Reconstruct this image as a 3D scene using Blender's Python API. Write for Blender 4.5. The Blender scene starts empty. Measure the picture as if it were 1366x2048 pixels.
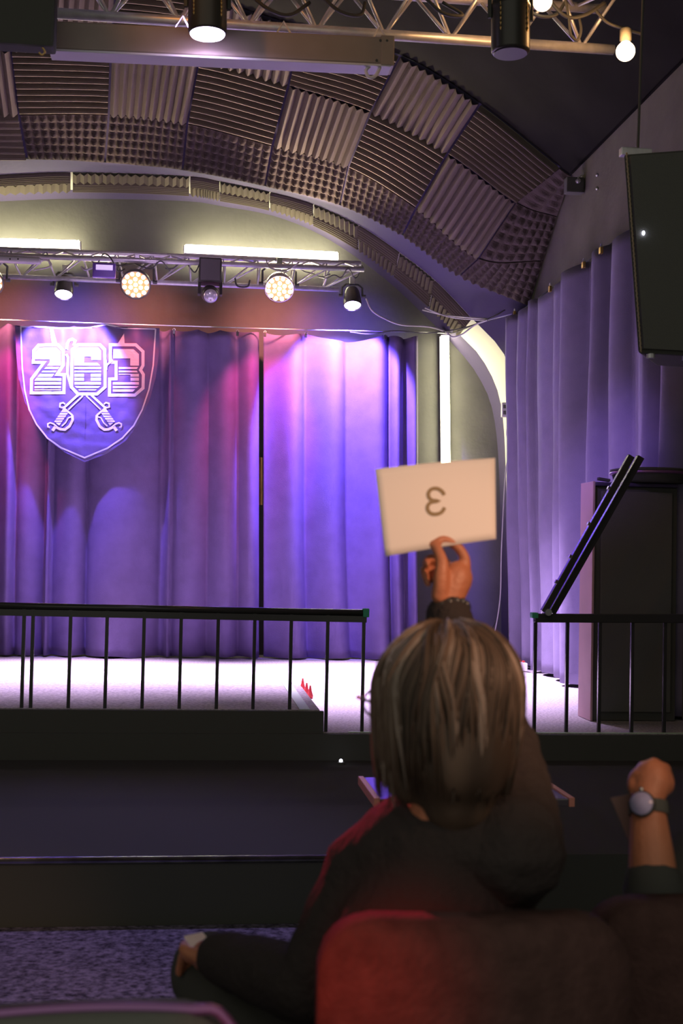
import bpy, bmesh, math, random
from mathutils import Vector, Matrix, noise
random.seed(7)
S = bpy.context.scene
COL = S.collection

# ------------------------------------------------------------------ camera
F = 2500.0                                   # focal length in pixels of the 1366x2048 frame
YAW, PITCH, ROLL = math.atan(288/F), math.atan(88/F), 0.02
CAM = Vector((0, 0, 1.4))
def turn(v):
    x, y, z = v
    c, s = math.cos(ROLL), math.sin(ROLL); x, z = c*x-s*z, s*x+c*z
    c, s = math.cos(PITCH), math.sin(PITCH); y, z = c*y-s*z, s*y+c*z
    c, s = math.cos(YAW), math.sin(YAW); x, y = c*x+s*y, -s*x+c*y
    return Vector((x, y, z))
def ray(px, py): return turn((px-683, F, 1024-py))
def PY(px, py, Y): r = ray(px, py); return CAM + r*(Y/r.y)
def PX(px, py, X): r = ray(px, py); return CAM + r*(X/r.x)
def PZ(px, py, Z): r = ray(px, py); return CAM + r*((Z-1.4)/r.z)
cd = bpy.data.cameras.new('camera'); cam = bpy.data.objects.new('camera', cd); COL.objects.link(cam)
R = Matrix((turn((1,0,0)), turn((0,0,1)), -turn((0,1,0)))).transposed()
cam.matrix_world = Matrix.Translation(CAM) @ R.to_4x4()
cd.sensor_fit = 'VERTICAL'; cd.sensor_height = 36; cd.lens = F/2048*36
cd.clip_start = .05; cd.clip_end = 100
cd.dof.use_dof = True; cd.dof.focus_distance = 9.5; cd.dof.aperture_fstop = 6.0
S.camera = cam

# ------------------------------------------------------------------ world, exposure, lights
S.view_settings.view_transform = 'Standard'; S.view_settings.look = 'None'
S.view_settings.exposure = 0; S.view_settings.gamma = 1; S.view_settings.use_curve_mapping = False
S.cycles.max_bounces = 6; S.cycles.diffuse_bounces = 3
S.cycles.sample_clamp_indirect = 3
W = bpy.data.worlds.new('World'); S.world = W; W.use_nodes = True
W.node_tree.nodes['Background'].inputs[0].default_value = (1, .98, .82, 1)
W.node_tree.nodes['Background'].inputs[1].default_value = .30

def spot(name, loc, target, color, power, angle, blend=.5, size=.04):
    l = bpy.data.lights.new(name, 'SPOT'); l.energy = power; l.color = color
    l.spot_size = math.radians(angle); l.spot_blend = blend; l.shadow_soft_size = size
    o = bpy.data.objects.new(name, l); COL.objects.link(o); o.location = loc
    o.rotation_euler = (Vector(target)-Vector(loc)).to_track_quat('-Z', 'Y').to_euler()
    return o
def point(name, loc, color, power, size=.05):
    l = bpy.data.lights.new(name, 'POINT'); l.energy = power; l.color = color; l.shadow_soft_size = size
    o = bpy.data.objects.new(name, l); COL.objects.link(o); o.location = loc
    return o
VIOLET = (.25, .16, 1.0)
def tilted(name, p, back, color, power, angle, blend, side=0):   # aimed down and towards the back wall
    spot(name, p, p+Vector((side, math.sin(math.radians(back)), -math.cos(math.radians(back)))), color, power, angle, blend)
# blue-violet cans on the stage truss
tilted('violet_beam', PY(127, 600, 11.30), 50, VIOLET, 520, 80, .25)
tilted('violet_beam', PY(705, 622, 11.30), 50, VIOLET, 1150, 80, .25)
# red cans on the stage truss
tilted('red_beam', PY(271, 598, 11.30), 44, (1, .14, .2), 28, 50, .6)
tilted('red_beam', PY(559, 605, 11.30), 40, (1, .09, .25), 170, 56, .6, -.10)
tilted('red_beam', PY(-20, 596, 11.30), 40, (1, .09, .25), 170, 56, .6)
# stage wash from the truss over the audience
spot('stage_wash', (-1.3, 5.4, 4.0), (1.6, 11.9, .9), (.42, .24, 1.0), 240, 34, .9, .1)
spot('stage_wash', (-.2, 5.6, 3.9), (3.05, 9.0, 1.5), (.42, .24, 1.0), 800, 27, 1, .1)
spot('stage_wash', (-.6, 5.4, 4.15), (-.3, 11.4, 3.92), (.80, .50, 1.0), 380, 19, .9, .1)
# weak spots added to put a glow on the wall behind the lamps
for px_, py_, c_, e_ in ((127, 596, VIOLET, 90), (705, 618, VIOLET, 90), (271, 590, (1, .30, .24), 70), (559, 598, (1, .30, .24), 110), (-15, 590, (1, .30, .24), 70)):
    tilted('added_wall_glow', PY(px_, py_, 11.62), 74, c_, e_, 95, 1)
# white down-lights of the stage truss on the boards
spot('stage_downlight', (-.9, 10.9, 3.75), (-.9, 10.0, .4), (.80, .58, 1), 3800, 72, .9, .06)
spot('stage_downlight', (1.4, 10.9, 3.75), (1.5, 10.0, .4), (.80, .58, 1), 3800, 72, .9, .06)
# the lit can over the audience
spot('can_beam', PY(415, 80, 5.45), (-.55, 4.75, 0), (.50, .38, 1), 120, 62, .9)
spot('truss_orange_light', (-.9, 4.4, 4.7), (.1, 5.6, 3.85), (1, .36, .06), 30, 40, 1)
for x_, e_ in ((-1.0, 150), (.9, 330)):  # unseen spots added to light the arch foam from the stage side
    spot('added_foam_light', (x_, 11.8, 3.85), (x_+.1, 10.75, 4.75), (1, .78, .55), e_*1.1, 84, .6, .12)
# warm bulb light on the front rows
spot('warm_bulb_light', (1.6, .2, 2.5), (.42, 2.0, 1.31), (1, .53, .31), 185, 23, .8, .06)
spot('added_hair_light', (-1.7, 4.9, 3.7), (.28, 1.72, 1.29), (1, .70, .74), 110, 7, .8, .06)  # unseen spot added to brighten the top of the hair
spot('red_side_light', (-.75, 4.6, 1.75), (.24, 1.78, 1.04), (1, .03, .09), 520, 6, .8, .05)
spot('added_seat_light', (-1.1, -.2, 1.5), (.20, 1.5, .89), (1, .05, .025), 200, 7, 1, .05)  # unseen second spot added to redden the left corner of the chair back

# ------------------------------------------------------------------ materials
def mat(name, color, rough=.6, metal=0, emit=None, estr=0, bump=0, bscale=40, var=0, vscale=8, spec=.5, coat=0):
    m = bpy.data.materials.new(name); m.use_nodes = True
    nt = m.node_tree; b = nt.nodes['Principled BSDF']
    b.inputs['Base Color'].default_value = (*color, 1); b.inputs['Roughness'].default_value = rough
    b.inputs['Metallic'].default_value = metal; b.inputs['Specular IOR Level'].default_value = spec
    b.inputs['Coat Weight'].default_value = coat
    if emit: b.inputs['Emission Color'].default_value = (*emit, 1); b.inputs['Emission Strength'].default_value = estr
    if var or bump:
        tc = nt.nodes.new('ShaderNodeTexCoord')
    if var:
        n = nt.nodes.new('ShaderNodeTexNoise'); n.inputs['Scale'].default_value = vscale; n.inputs['Detail'].default_value = 6
        nt.links.new(tc.outputs['Object'], n.inputs['Vector'])
        r = nt.nodes.new('ShaderNodeValToRGB')
        r.color_ramp.elements[0].position = .3; r.color_ramp.elements[1].position = .7
        r.color_ramp.elements[0].color = (*[c*(1-var) for c in color], 1)
        r.color_ramp.elements[1].color = (*[min(1, c*(1+var)) for c in color], 1)
        nt.links.new(n.outputs['Fac'], r.inputs['Fac']); nt.links.new(r.outputs['Color'], b.inputs['Base Color'])
    if bump:
        n2 = nt.nodes.new('ShaderNodeTexNoise'); n2.inputs['Scale'].default_value = bscale; n2.inputs['Detail'].default_value = 3
        nt.links.new(tc.outputs['Object'], n2.inputs['Vector'])
        bp = nt.nodes.new('ShaderNodeBump'); bp.inputs['Strength'].default_value = bump; bp.inputs['Distance'].default_value = .01
        nt.links.new(n2.outputs['Fac'], bp.inputs['Height']); nt.links.new(bp.outputs['Normal'], b.inputs['Normal'])
    return m
M = dict(
    wall=mat('wall_paint', (.15, .14, .105), .95, spec=.1, bump=.3, bscale=25, var=.12, vscale=3),
    backwall=mat('back_wall_paint', (.10, .096, .096), .9, bump=.3, bscale=20, var=.1, vscale=3),
    purple=mat('violet_arch_paint', (.055, .042, .10), .85, bump=.2, bscale=20),
    cream=mat('cream_soffit_paint', (.72, .72, .58), .7),
    ceil=mat('ceiling_black', (.020, .020, .0165), .9, var=.15, vscale=2, spec=0),
    foam=mat('charcoal_foam', (.22, .185, .15), .95, bump=.3, bscale=120, spec=.1),
    foam2=mat('charcoal_foam_egg', (.085, .068, .06), .95, bump=.3, bscale=120, spec=.1),
    curtain=mat('stage_curtain_cloth', (.15, .105, .25), .8, bump=.25, bscale=160, spec=.25, var=.1, vscale=6),
    wcurtain=mat('wall_curtain_cloth', (.22, .19, .30), .8, bump=.25, bscale=160, spec=.25, var=.08, vscale=6),
    hem=mat('curtain_hem', (.1, .07, .15), .8),
    stage=mat('stage_carpet', (.50, .47, .48), .95, bump=.8, bscale=90, var=.35, vscale=60, spec=.1),
    carpet=mat('audience_carpet', (.17, .145, .21), .95, bump=1, bscale=60, var=.75, vscale=45, spec=.1),
    black=mat('black_paint', (.105, .105, .095), .9, spec=.1),
    gloss=mat('gloss_black', (.05, .05, .05), .22, spec=.5),
    nosing=mat('lacquered_step_edge', (.42, .42, .48), .22, metal=1, spec=.6, var=.4, vscale=9),
    blackfab=mat('black_fabric', (.16, .16, .145), .95, spec=.1, bump=.2, bscale=90),
    grille=mat('speaker_grille', (.16, .16, .145), .8, spec=.2, bump=.5, bscale=300),
    cord=mat('grille_piping', (.42, .33, .20), .7, bump=.6, bscale=200),
    alu=mat('truss_aluminium', (.80, .78, .82), .38, .55, var=.12, vscale=20),
    cable=mat('cable_black', (.05, .05, .05), .6),
    wcable=mat('cable_white', (.7, .66, .66), .5),
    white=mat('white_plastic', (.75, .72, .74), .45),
    bar=mat('led_bar_tube', (1, 1, .8), .4, emit=(1, .93, .56), estr=38),
    vtube=mat('led_wall_tube', (1, 1, .8), .4, emit=(1, .94, .56), estr=30),
    ledv=mat('violet_lamp_lens', (1, 1, 1), .3, emit=(.72, .55, 1), estr=60),
    ledr=mat('red_white_led', (1, 1, 1), .3, emit=(1, .62, .46), estr=18),
    ledw=mat('small_white_led', (1, 1, 1), .3, emit=(.8, .8, 1), estr=8),
    redface=mat('orange_lit_lamp_face', (.5, .12, .05), .4, emit=(1, .15, .04), estr=.5),
    chrome=mat('chrome_can', (.75, .65, .6), .2, 1),
    bulb=mat('bulb_glass', (1, .9, .75), .2, emit=(1, .74, .46), estr=6),
    dlens=mat('dark_lens', (.03, .02, .04), .3),
    lens=mat('lamp_lens', (.75, .72, .85), .12, .3),
    screen=mat('projector_screen_case', (.34, .27, .23), .5, var=.05),
    display=mat('lit_display', (.8, .7, .9), .4, emit=(.8, .6, 1), estr=.7),
    banner=mat('banner_cloth', (.12, .09, .20), .6, bump=.5, bscale=12, spec=.4),
    print=mat('banner_white_print', (.85, .84, .86), .6),
    paper=mat('paper_peach_white', (.88, .80, .76), .8),
    ink=mat('show_through_ink', (.30, .21, .11), .8),
    card=mat('small_card', (.95, .74, .72), .7),
    skin=mat('skin', (.52, .19, .10), .5, bump=.15, bscale=120, var=.1, vscale=25),
    sweater=mat('dark_red_knit', (.045, .036, .035), .95, bump=.5, bscale=90, spec=.1),
    trousers=mat('black_trousers', (.07, .068, .062), .95, spec=.1),
    redcloth=mat('red_upholstery', (.085, .045, .04), .9, bump=.4, bscale=110, spec=.1, var=.2, vscale=30),
    rim=mat('chair_tube', (.36, .17, .40), .3, .6),
    wood=mat('cabinet_side', (.62, .40, .42), .55, var=.08, vscale=4),
    tabletop=mat('gloss_tabletop', (.10, .08, .10), .12, spec=.8, coat=.5),
    tablerim=mat('orange_table_edge', (.80, .30, .22), .5),
    tape=mat('pale_green_tape', (.55, .72, .52), .6),
    gtape=mat('green_tape', (.06, .45, .25), .6),
    redclip=mat('red_clip', (.7, .05, .05), .5),
    steel=mat('steel', (.6, .6, .6), .35, 1),
    darkmetal=mat('dark_lamp_body', (.07, .065, .06), .35, .3),
    goldmark=mat('brass_vent', (.6, .4, .15), .4, 1),
    slit=mat('brick_behind', (.35, .16, .08), .9, var=.3, vscale=10),
)
# carpets get a finer speckle
def hair_material():
    m = bpy.data.materials.new('grey_brown_hair'); m.use_nodes = True; nt = m.node_tree; b = nt.nodes['Principled BSDF']
    a = nt.nodes.new('ShaderNodeAttribute'); a.attribute_name = 'strand'
    r = nt.nodes.new('ShaderNodeValToRGB'); e = r.color_ramp.elements
    e[0].position = 0; e[0].color = (.03, .02, .014, 1); e[1].position = 1; e[1].color = (.56, .46, .40, 1)
    e2 = e.new(.5); e2.color = (.13, .085, .06, 1)
    nt.links.new(a.outputs['Fac'], r.inputs['Fac']); nt.links.new(r.outputs['Color'], b.inputs['Base Color'])
    b.inputs['Roughness'].default_value = .5; b.inputs['Specular IOR Level'].default_value = .35
    return m
M['hair'] = hair_material()

# ------------------------------------------------------------------ helpers
def tag(o, label=None, cat=None, group=None, kind=None):
    if label: o['label'] = label
    if cat: o['category'] = cat
    if group: o['group'] = group
    if kind: o['kind'] = kind
    return o
def thing(name, label, cat, loc=(0,0,0), group=None):
    o = bpy.data.objects.new(name, None); COL.objects.link(o); o.location = loc; o.empty_display_size = .1
    return tag(o, label, cat, group)
def origin_of(p):
    v = Vector((0,0,0))
    while p: v += p.location; p = p.parent
    return v
def obj(name, bm, m, parent=None, smooth=False):
    me = bpy.data.meshes.new(name)
    if parent is not None: bmesh.ops.translate(bm, verts=bm.verts, vec=-origin_of(parent)); base = None
    else:
        c = Vector((0,0,0))
        if len(bm.verts):
            xs = [v.co for v in bm.verts]
            c = Vector(((min(v.x for v in xs)+max(v.x for v in xs))/2, (min(v.y for v in xs)+max(v.y for v in xs))/2, min(v.z for v in xs)))
        bmesh.ops.translate(bm, verts=bm.verts, vec=-c); base = c
    bm.to_mesh(me); bm.free()
    for x in (m if isinstance(m, (list, tuple)) else [m]): me.materials.append(x)
    if smooth: me.polygons.foreach_set('use_smooth', [True]*len(me.polygons))
    o = bpy.data.objects.new(name, me); COL.objects.link(o)
    if parent is not None: o.parent = parent
    else: o.location = base
    return o
def struct(name, bm, m, smooth=False): return tag(obj(name, bm, m, None, smooth), kind='structure')
def dup(root, loc, label=None, group=None):
    r = root.copy(); COL.objects.link(r); r.location = loc
    if label: r['label'] = label
    if group: r['group'] = group
    for ch in list(root.children):
        c = ch.copy(); COL.objects.link(c); c.parent = r
        for g in ch.children:
            d = g.copy(); COL.objects.link(d); d.parent = c
    return r
def NB(): return bmesh.new()
def hexa(bm, p):                       # eight corners: bottom four, top four
    v = [bm.verts.new(q) for q in p]
    for f in ((3,2,1,0), (4,5,6,7), (0,1,5,4), (1,2,6,5), (2,3,7,6), (3,0,4,7)): bm.faces.new([v[i] for i in f])
    return bm
def box(bm, a, b):
    (x0, y0, z0), (x1, y1, z1) = a, b
    return hexa(bm, [(x0,y0,z0), (x1,y0,z0), (x1,y1,z0), (x0,y1,z0), (x0,y0,z1), (x1,y0,z1), (x1,y1,z1), (x0,y1,z1)])
def bevel(bm, w=.01, seg=2):
    bmesh.ops.bevel(bm, geom=list(bm.edges), offset=w, segments=seg, affect='EDGES', profile=.6); return bm
def obox(bm, a, b, wv, tv):            # beam from a to b with half-width vector wv and half-thickness vector tv
    a, b, wv, tv = map(Vector, (a, b, wv, tv))
    return hexa(bm, [a-wv-tv, a+wv-tv, a+wv+tv, a-wv+tv, b-wv-tv, b+wv-tv, b+wv+tv, b-wv+tv])
def frame_for(t, ref=None):
    up = Vector((0,0,1)) if abs(t.z) < .9 else Vector((1,0,0))
    u = (ref if ref is not None else up); n = (u - t*u.dot(t))
    if n.length < 1e-6: n = Vector((1,0,0)) - t*t.x
    n.normalize(); return n, t.cross(n)
def tube(bm, pts, r, n=8, cap=True):
    pts = [Vector(p) for p in pts]; rs = r if isinstance(r, (list, tuple)) else [r]*len(pts)
    rings = []; ref = None
    for i, p in enumerate(pts):
        t = (pts[min(i+1, len(pts)-1)] - pts[max(i-1, 0)])
        t = t.normalized() if t.length > 1e-9 else Vector((0,0,1))
        a, b = frame_for(t, ref); ref = a
        rings.append([bm.verts.new(p + (a*math.cos(2*math.pi*k/n) + b*math.sin(2*math.pi*k/n))*rs[i]) for k in range(n)])
    for i in range(len(rings)-1):
        for k in range(n): bm.faces.new((rings[i][k], rings[i][(k+1) % n], rings[i+1][(k+1) % n], rings[i+1][k]))
    if cap: bm.faces.new(rings[0][::-1]); bm.faces.new(rings[-1])
    return bm
def catmull(pts, per=6):
    pts = [Vector(p) for p in pts]; out = []
    for i in range(len(pts)-1):
        p0 = pts[i-1] if i else pts[0]*2-pts[1]; p1, p2 = pts[i], pts[i+1]
        p3 = pts[i+2] if i+2 < len(pts) else p2*2-p1
        for k in range(per):
            t = k/per
            out.append(.5*((2*p1) + (p2-p0)*t + (2*p0-5*p1+4*p2-p3)*t*t + (3*p1-p0-3*p2+p3)*t**3))
    out.append(pts[-1]); return out
def cat_at(pts, u):
    i = max(0, min(len(pts)-2, int(math.floor(u)))); t = u-i
    p1, p2 = Vector(pts[i]), Vector(pts[i+1])
    p0 = Vector(pts[i-1]) if i else p1*2-p2; p3 = Vector(pts[i+2]) if i+2 < len(pts) else p2*2-p1
    return .5*((2*p1) + (p2-p0)*t + (2*p0-5*p1+4*p2-p3)*t*t + (3*p1-p0-3*p2+p3)*t**3)
def ball(bm, c, r, rot=None, sub=3):
    r = r if isinstance(r, (tuple, list)) else (r, r, r)
    m = Matrix.Translation(Vector(c)) @ (rot.to_4x4() if rot else Matrix()) @ Matrix.Diagonal((*r, 1))
    bmesh.ops.create_icosphere(bm, subdivisions=sub, radius=1, matrix=m); return bm
def limb(bm, pts, rads, per=6, n=16):
    P4 = [Vector((*p, r)) for p, r in zip(pts, rads)]
    C4 = catmull(P4, per)
    tube(bm, [p.to_3d() for p in C4], [p[3] for p in C4], n)
    ball(bm, pts[0], rads[0], sub=2); ball(bm, pts[-1], rads[-1], sub=2)
    return bm
def lathe(bm, a, axis, prof, n=24):    # prof: (distance along axis, radius)
    a, t = Vector(a), Vector(axis).normalized(); u, v = frame_for(t); rings = []
    for d, r in prof: rings.append([bm.verts.new(a+t*d+(u*math.cos(2*math.pi*k/n)+v*math.sin(2*math.pi*k/n))*max(r, 1e-4)) for k in range(n)])
    for i in range(len(rings)-1):
        for k in range(n): bm.faces.new((rings[i][k], rings[i][(k+1) % n], rings[i+1][(k+1) % n], rings[i+1][k]))
    bm.faces.new(rings[0][::-1]); bm.faces.new(rings[-1]); return bm
def grid(bm, f, nu, nv):
    g = [[bm.verts.new(f(i/nu, j/nv)) for j in range(nv+1)] for i in range(nu+1)]
    for i in range(nu):
        for j in range(nv): bm.faces.new((g[i][j], g[i+1][j], g[i+1][j+1], g[i][j+1]))
    return bm
def remeshed(bm, voxel):
    me = bpy.data.meshes.new('tmp'); bm.to_mesh(me); bm.free()
    o = bpy.data.objects.new('tmp', me); COL.objects.link(o)
    md = o.modifiers.new('r', 'REMESH'); md.mode = 'VOXEL'; md.voxel_size = voxel
    sm = o.modifiers.new('s', 'SMOOTH'); sm.factor = .5; sm.iterations = 4
    dg = bpy.context.evaluated_depsgraph_get(); dg.update()
    m2 = bpy.data.meshes.new_from_object(o.evaluated_get(dg)); out = bmesh.new(); out.from_mesh(m2)
    bpy.data.objects.remove(o); bpy.data.meshes.remove(me); bpy.data.meshes.remove(m2)
    return out
def scan_quads(contours, bands=None, step=8):   # even-odd trapezoids of flat shapes
    ys = set()
    for c in contours:
        for p in c: ys.add(p[1])
    lo, hi = min(ys), max(ys)
    for b in (bands or []): ys.update((max(lo, min(hi, b[0])), max(lo, min(hi, b[1]))))
    ys = sorted(ys); ys2 = []
    for a, b in zip(ys, ys[1:]):
        k = max(1, int((b-a)/step)); ys2 += [a+(b-a)*i/k for i in range(k)]
    ys2.append(ys[-1]); out = []
    for a, b in zip(ys2, ys2[1:]):
        if b-a < 1e-6: continue
        m = (a+b)/2
        if bands and not any(x <= m <= y for x, y in bands): continue
        xs = []
        for c in contours:
            for p, q in zip(c, c[1:]+c[:1]):
                if (p[1] <= m) != (q[1] <= m):
                    s = (q[0]-p[0])/(q[1]-p[1]); xs.append((p[0]+(m-p[1])*s, p[0]+(a-p[1])*s, p[0]+(b-p[1])*s))
        xs.sort()
        for l, r in zip(xs[::2], xs[1::2]): out.append((l[1], r[1], l[2], r[2], a, b))
    return out
def flat(bm, contours, f, bands=None, step=8, xs=40):
    for l0, r0, l1, r1, a, b in scan_quads(contours, bands, step):
        k = max(1, int(max(r0-l0, r1-l1)/xs))
        for i in range(k):
            bm.faces.new([bm.verts.new(f(x, y)) for x, y in ((l0+(r0-l0)*i/k, a), (l0+(r0-l0)*(i+1)/k, a), (l1+(r1-l1)*(i+1)/k, b), (l1+(r1-l1)*i/k, b))])
    return bm
def ribbon(bm, pts, w, f, closed=False):
    pts = [Vector((p[0], p[1])) for p in pts]; n = len(pts); L, Rr = [], []
    for i, p in enumerate(pts):
        a = pts[(i-1) % n] if (closed or i) else p; b = pts[(i+1) % n] if (closed or i < n-1) else p
        d1 = (p-a).normalized() if (p-a).length > 0 else (b-p).normalized()
        d2 = (b-p).normalized() if (b-p).length > 0 else d1
        nn = Vector((-(d1+d2).y, (d1+d2).x)); nn = nn.normalized() if nn.length > 1e-6 else Vector((-d1.y, d1.x))
        k = 1/max(.5, nn.dot(Vector((-d1.y, d1.x))))
        L.append(p+nn*w/2*k); Rr.append(p-nn*w/2*k)
    for i in range(n if closed else n-1):
        j = (i+1) % n; m = max(1, int((pts[j]-pts[i]).length/30))
        for s in range(m):
            q = [L[i].lerp(L[j], s/m), L[i].lerp(L[j], (s+1)/m), Rr[i].lerp(Rr[j], (s+1)/m), Rr[i].lerp(Rr[j], s/m)]
            bm.faces.new([bm.verts.new(f(*v)) for v in q])
    return bm

ZS, ZP, ZL = .40, .525, .25            # stage boards, raised platform, ledge
YB = 12.5                              # back wall
XR = 3.12                              # right wall

# ================================================================== SETTING
b = box(NB(), (-7, -.6, -.1), (XR+.3, 4.79, 0)); o = struct('floor', b, M['carpet'])
b = box(NB(), (-7, 4.80, -.1), (XR+.3, 7.06, ZL)); struct('floor_ledge', b, mat('ledge_black', (.085, .085, .078), 1, spec=0))
b = box(NB(), (-7, 7.07, ZL), (XR+.3, YB+.2, ZS)); struct('stage_floor', b, [M['stage']])
b = box(NB(), (-7, 7.035, ZL), (XR, 7.068, ZS-.004)); struct('trim_1', b, M['black'])
b = box(NB(), (-7, 7.09, ZS+.001), (.715, 8.62, ZP)); struct('stage_riser', b, M['stage'])
b = box(NB(), (-7, 7.055, ZS-.15), (.735, 7.088, ZP-.004)); struct('trim_2', b, M['black'])
b = box(NB(), (.6, 7.089, ZP+.0005), (.66, 8.6, ZP+.004)); struct('trim_3', b, M['tape'])
b = tube(NB(), [(-7, 4.80, ZL-.008), (.78, 4.80, ZL-.008)], .014, 12); struct('trim_4', b, M['nosing'], True)
b = box(NB(), (.88, 7.072, ZS+.0005), (XR, 7.10, ZS+.004)); struct('trim_5', b, M['tape'])
b = box(NB(), (-7, YB, 0), (XR+.3, YB+.2, 6.2)); struct('wall_back', b, M['backwall'])
b = box(NB(), (XR, -.6, 0), (XR+.2, 11.6, 4.72)); struct('wall_right', b, M['wall'])
b = box(NB(), (-7.2, -.6, 0), (-7, YB, 6.2)); struct('wall_left', b, M['wall'])

# arch curves, traced as pixel stations on planes of constant depth
N0 = [(-700,240), (-520,120), (-340,15), (-155,-28), (30,-32), (232,-25), (410,0), (600,55), (800,112), (960,208), (1120,335), (1143,350)]
N1 = [(-640,330), (-490,225), (-330,140), (-155,100), (22,98), (222,105), (398,120), (578,168), (742,222), (896,305), (1033,403), (1115,432)]
N2 = [(-560,440), (-420,330), (-290,265), (-135,232), (38,228), (218,228), (375,246), (545,290), (697,333), (833,415), (958,515), (1088,520)]
EE = [(-540,520), (-410,410), (-280,345), (-140,322), (55,318), (210,325), (365,340), (530,372), (680,410), (805,470), (920,550), (1058,612)]
YN = (10.30, 10.72, 11.14, 11.55)
CU = [[PY(x, y, Y) for x, y in c] for c, Y in zip((N0, N1, N2, EE), YN)]
def fp(row, u, v):                      # u: station number counted from 0 at the panel edge left of frame
    return cat_at(CU[row], u+3).lerp(cat_at(CU[row+1], u+3), v)
def fn(row, u, v):
    e = .02; a = fp(row, u+e, v)-fp(row, u-e, v); c = fp(row, u, v+e)-fp(row, u, v-e)
    n = a.cross(c).normalized()
    return n if n.dot(CAM-fp(row, u, v)) > 0 else -n
def egrow(u, v):                        # continuous backing surface behind all the foam
    r = min(2, int(v*3)); return fp(r, u, v*3-r) - fn(r, u, min(.98, max(.02, v*3-r)))*.02
b = grid(NB(), lambda s, t: egrow(-3+s*11, t), 66, 9); struct('arch_foam_backing', b, M['purple'], True)
# the face between the big arch and the inner arch, then the inner arch tunnel
AA = [(-430,560), (-330,440), (-150,368), (60,346), (220,345), (380,352), (440,362), (540,383), (628,408), (718,450), (800,505), (870,560), (945,638), (1003,700), (1023,760), (1033,900), (1036,1335)]
BB = [(-400,580), (-310,465), (-150,400), (60,382), (220,380), (380,387), (440,397), (540,416), (628,447), (718,497), (790,550), (860,612), (920,670), (968,724), (1003,815), (1013,1000), (1018,1322)]
CC = [(-380,600), (-300,480), (-150,418), (60,400), (220,398), (380,403), (440,412), (540,430), (628,463), (712,514), (782,568), (846,628), (898,680), (955,750), (988,835), (1000,1000), (1003,1316)]
YA = (11.9, 12.28, 12.499)
AW, BW, CW = [[PY(x, y, Y) for x, y in c] for c, Y in zip((AA, BB, CC), YA)]
EC = [PY(x, y, 11.55) for x, y in EE] + [PY(1052, 760, 11.55), PY(1055, 1000, 11.55), PY(1060, 1345, 11.55)]
def resample(pts, n):
    p = catmull(pts, 8); L = [0]
    for a, c in zip(p, p[1:]): L.append(L[-1]+(c-a).length)
    out = []; j = 0
    for i in range(n+1):
        s = L[-1]*i/n
        while j < len(L)-2 and L[j+1] < s: j += 1
        out.append(p[j].lerp(p[j+1], (s-L[j])/max(1e-9, L[j+1]-L[j])))
    return out
def loft(rows):
    bm = NB(); g = [[bm.verts.new(p) for p in r] for r in rows]
    for a, c in zip(g, g[1:]):
        for i in range(len(a)-1): bm.faces.new((a[i], a[i+1], c[i+1], c[i]))
    return bm
# match E to A by angle about the arch centre so that the face does not twist
ctr = PY(120, 1000, 11.7)
def by_angle(pts, n=90):
    p = catmull(pts, 10); ang = [math.atan2(q.z-ctr.z, q.x-ctr.x) for q in p]
    out = []
    for i in range(n+1):
        t = 2.6 - (2.6+.42)*i/n
        k = min(range(len(p)-1), key=lambda j: abs((ang[j]+ang[j+1])/2-t))
        a, c = p[k], p[k+1]; d = ang[k+1]-ang[k]; w = 0 if abs(d) < 1e-9 else max(0, min(1, (t-ang[k])/d))
        out.append(a.lerp(c, w))
    return out
struct('arch_face', loft([by_angle(EC), by_angle(AW)]), M['purple'], True)
struct('arch_soffit', loft([by_angle(AW), by_angle(BW)]), M['cream'], True)
struct('arch_reveal', loft([by_angle(BW), by_angle(CW)]), M['purple'], True)
# vaulted ceiling in front of the arch
n0 = catmull(CU[0], 6)
rows = [[Vector((p.x, 10.30, p.z+.01)) for p in n0], [Vector((p.x, 1.5, p.z+.01)) for p in n0]]
struct('ceiling', loft(rows), M['ceil'], True)
b = loft([[Vector((n0[-1].x-.02, 10.3, n0[-1].z)), Vector((XR+.02, 10.3, 4.715))], [Vector((n0[-1].x-.02, 1.5, n0[-1].z)), Vector((XR+.02, 1.5, 4.715))]])
struct('trim_6', b, M['ceil'])

# ================================================================== ACOUSTIC FOAM
def ridge(t, k):                        # wedge profile, k wedges across
    q = (t*k) % 1.0; return (1-abs(2*q-1))
def foam(kind, row, u0, u1, v0=0.0, v1=1.0, amp=.07, n=10, label='', group=None):
    if kind == 'up': nu, nv, f = n*6, 5, lambda s, t: amp*min(1, 1.12*ridge(s, n))
    elif kind == 'cross': nu, nv, f = 10, n*6, lambda s, t: amp*.8*min(1, 1.22*ridge(t, n))
    else:
        ku, kv = n; nu, nv = ku*6, kv*6
        f = lambda s, t: amp*(.5-.5*math.cos(2*math.pi*s*ku))**.8*(.5-.5*math.cos(2*math.pi*t*kv))**.8
    g = .012
    def p(s, t):
        u = u0+(u1-u0)*(g+s*(1-2*g)); v = v0+(v1-v0)*(g+t*(1-2*g))
        edge = 0 if (s in (0, 1) or t in (0, 1)) and kind == 'egg' else 1
        wob = .004*noise.noise(Vector((u*3, v*3, row)))
        return fp(row, u, v) + fn(row, u, min(.97, max(.03, v)))*(f(s, t)*edge+.012+wob)
    b = grid(NB(), p, nu, nv)
    # sides back to the wall give each panel its thickness
    ext = [e for e in b.edges if e.is_boundary]
    r = bmesh.ops.extrude_edge_only(b, edges=ext); vs = [v for v in r['geom'] if isinstance(v, bmesh.types.BMVert)]
    nn = fn(row, (u0+u1)/2, (v0+v1)/2)
    for v in vs:
        v.co = v.co - nn*max(.0, (v.co-fp(row, (u0+u1)/2, (v0+v1)/2)).dot(nn)*0+.014)
    o = obj('acoustic_foam_panel', b, M['foam2'] if kind == 'egg' else M['foam'])
    return tag(o, label, 'acoustic foam panel', group)
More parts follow.
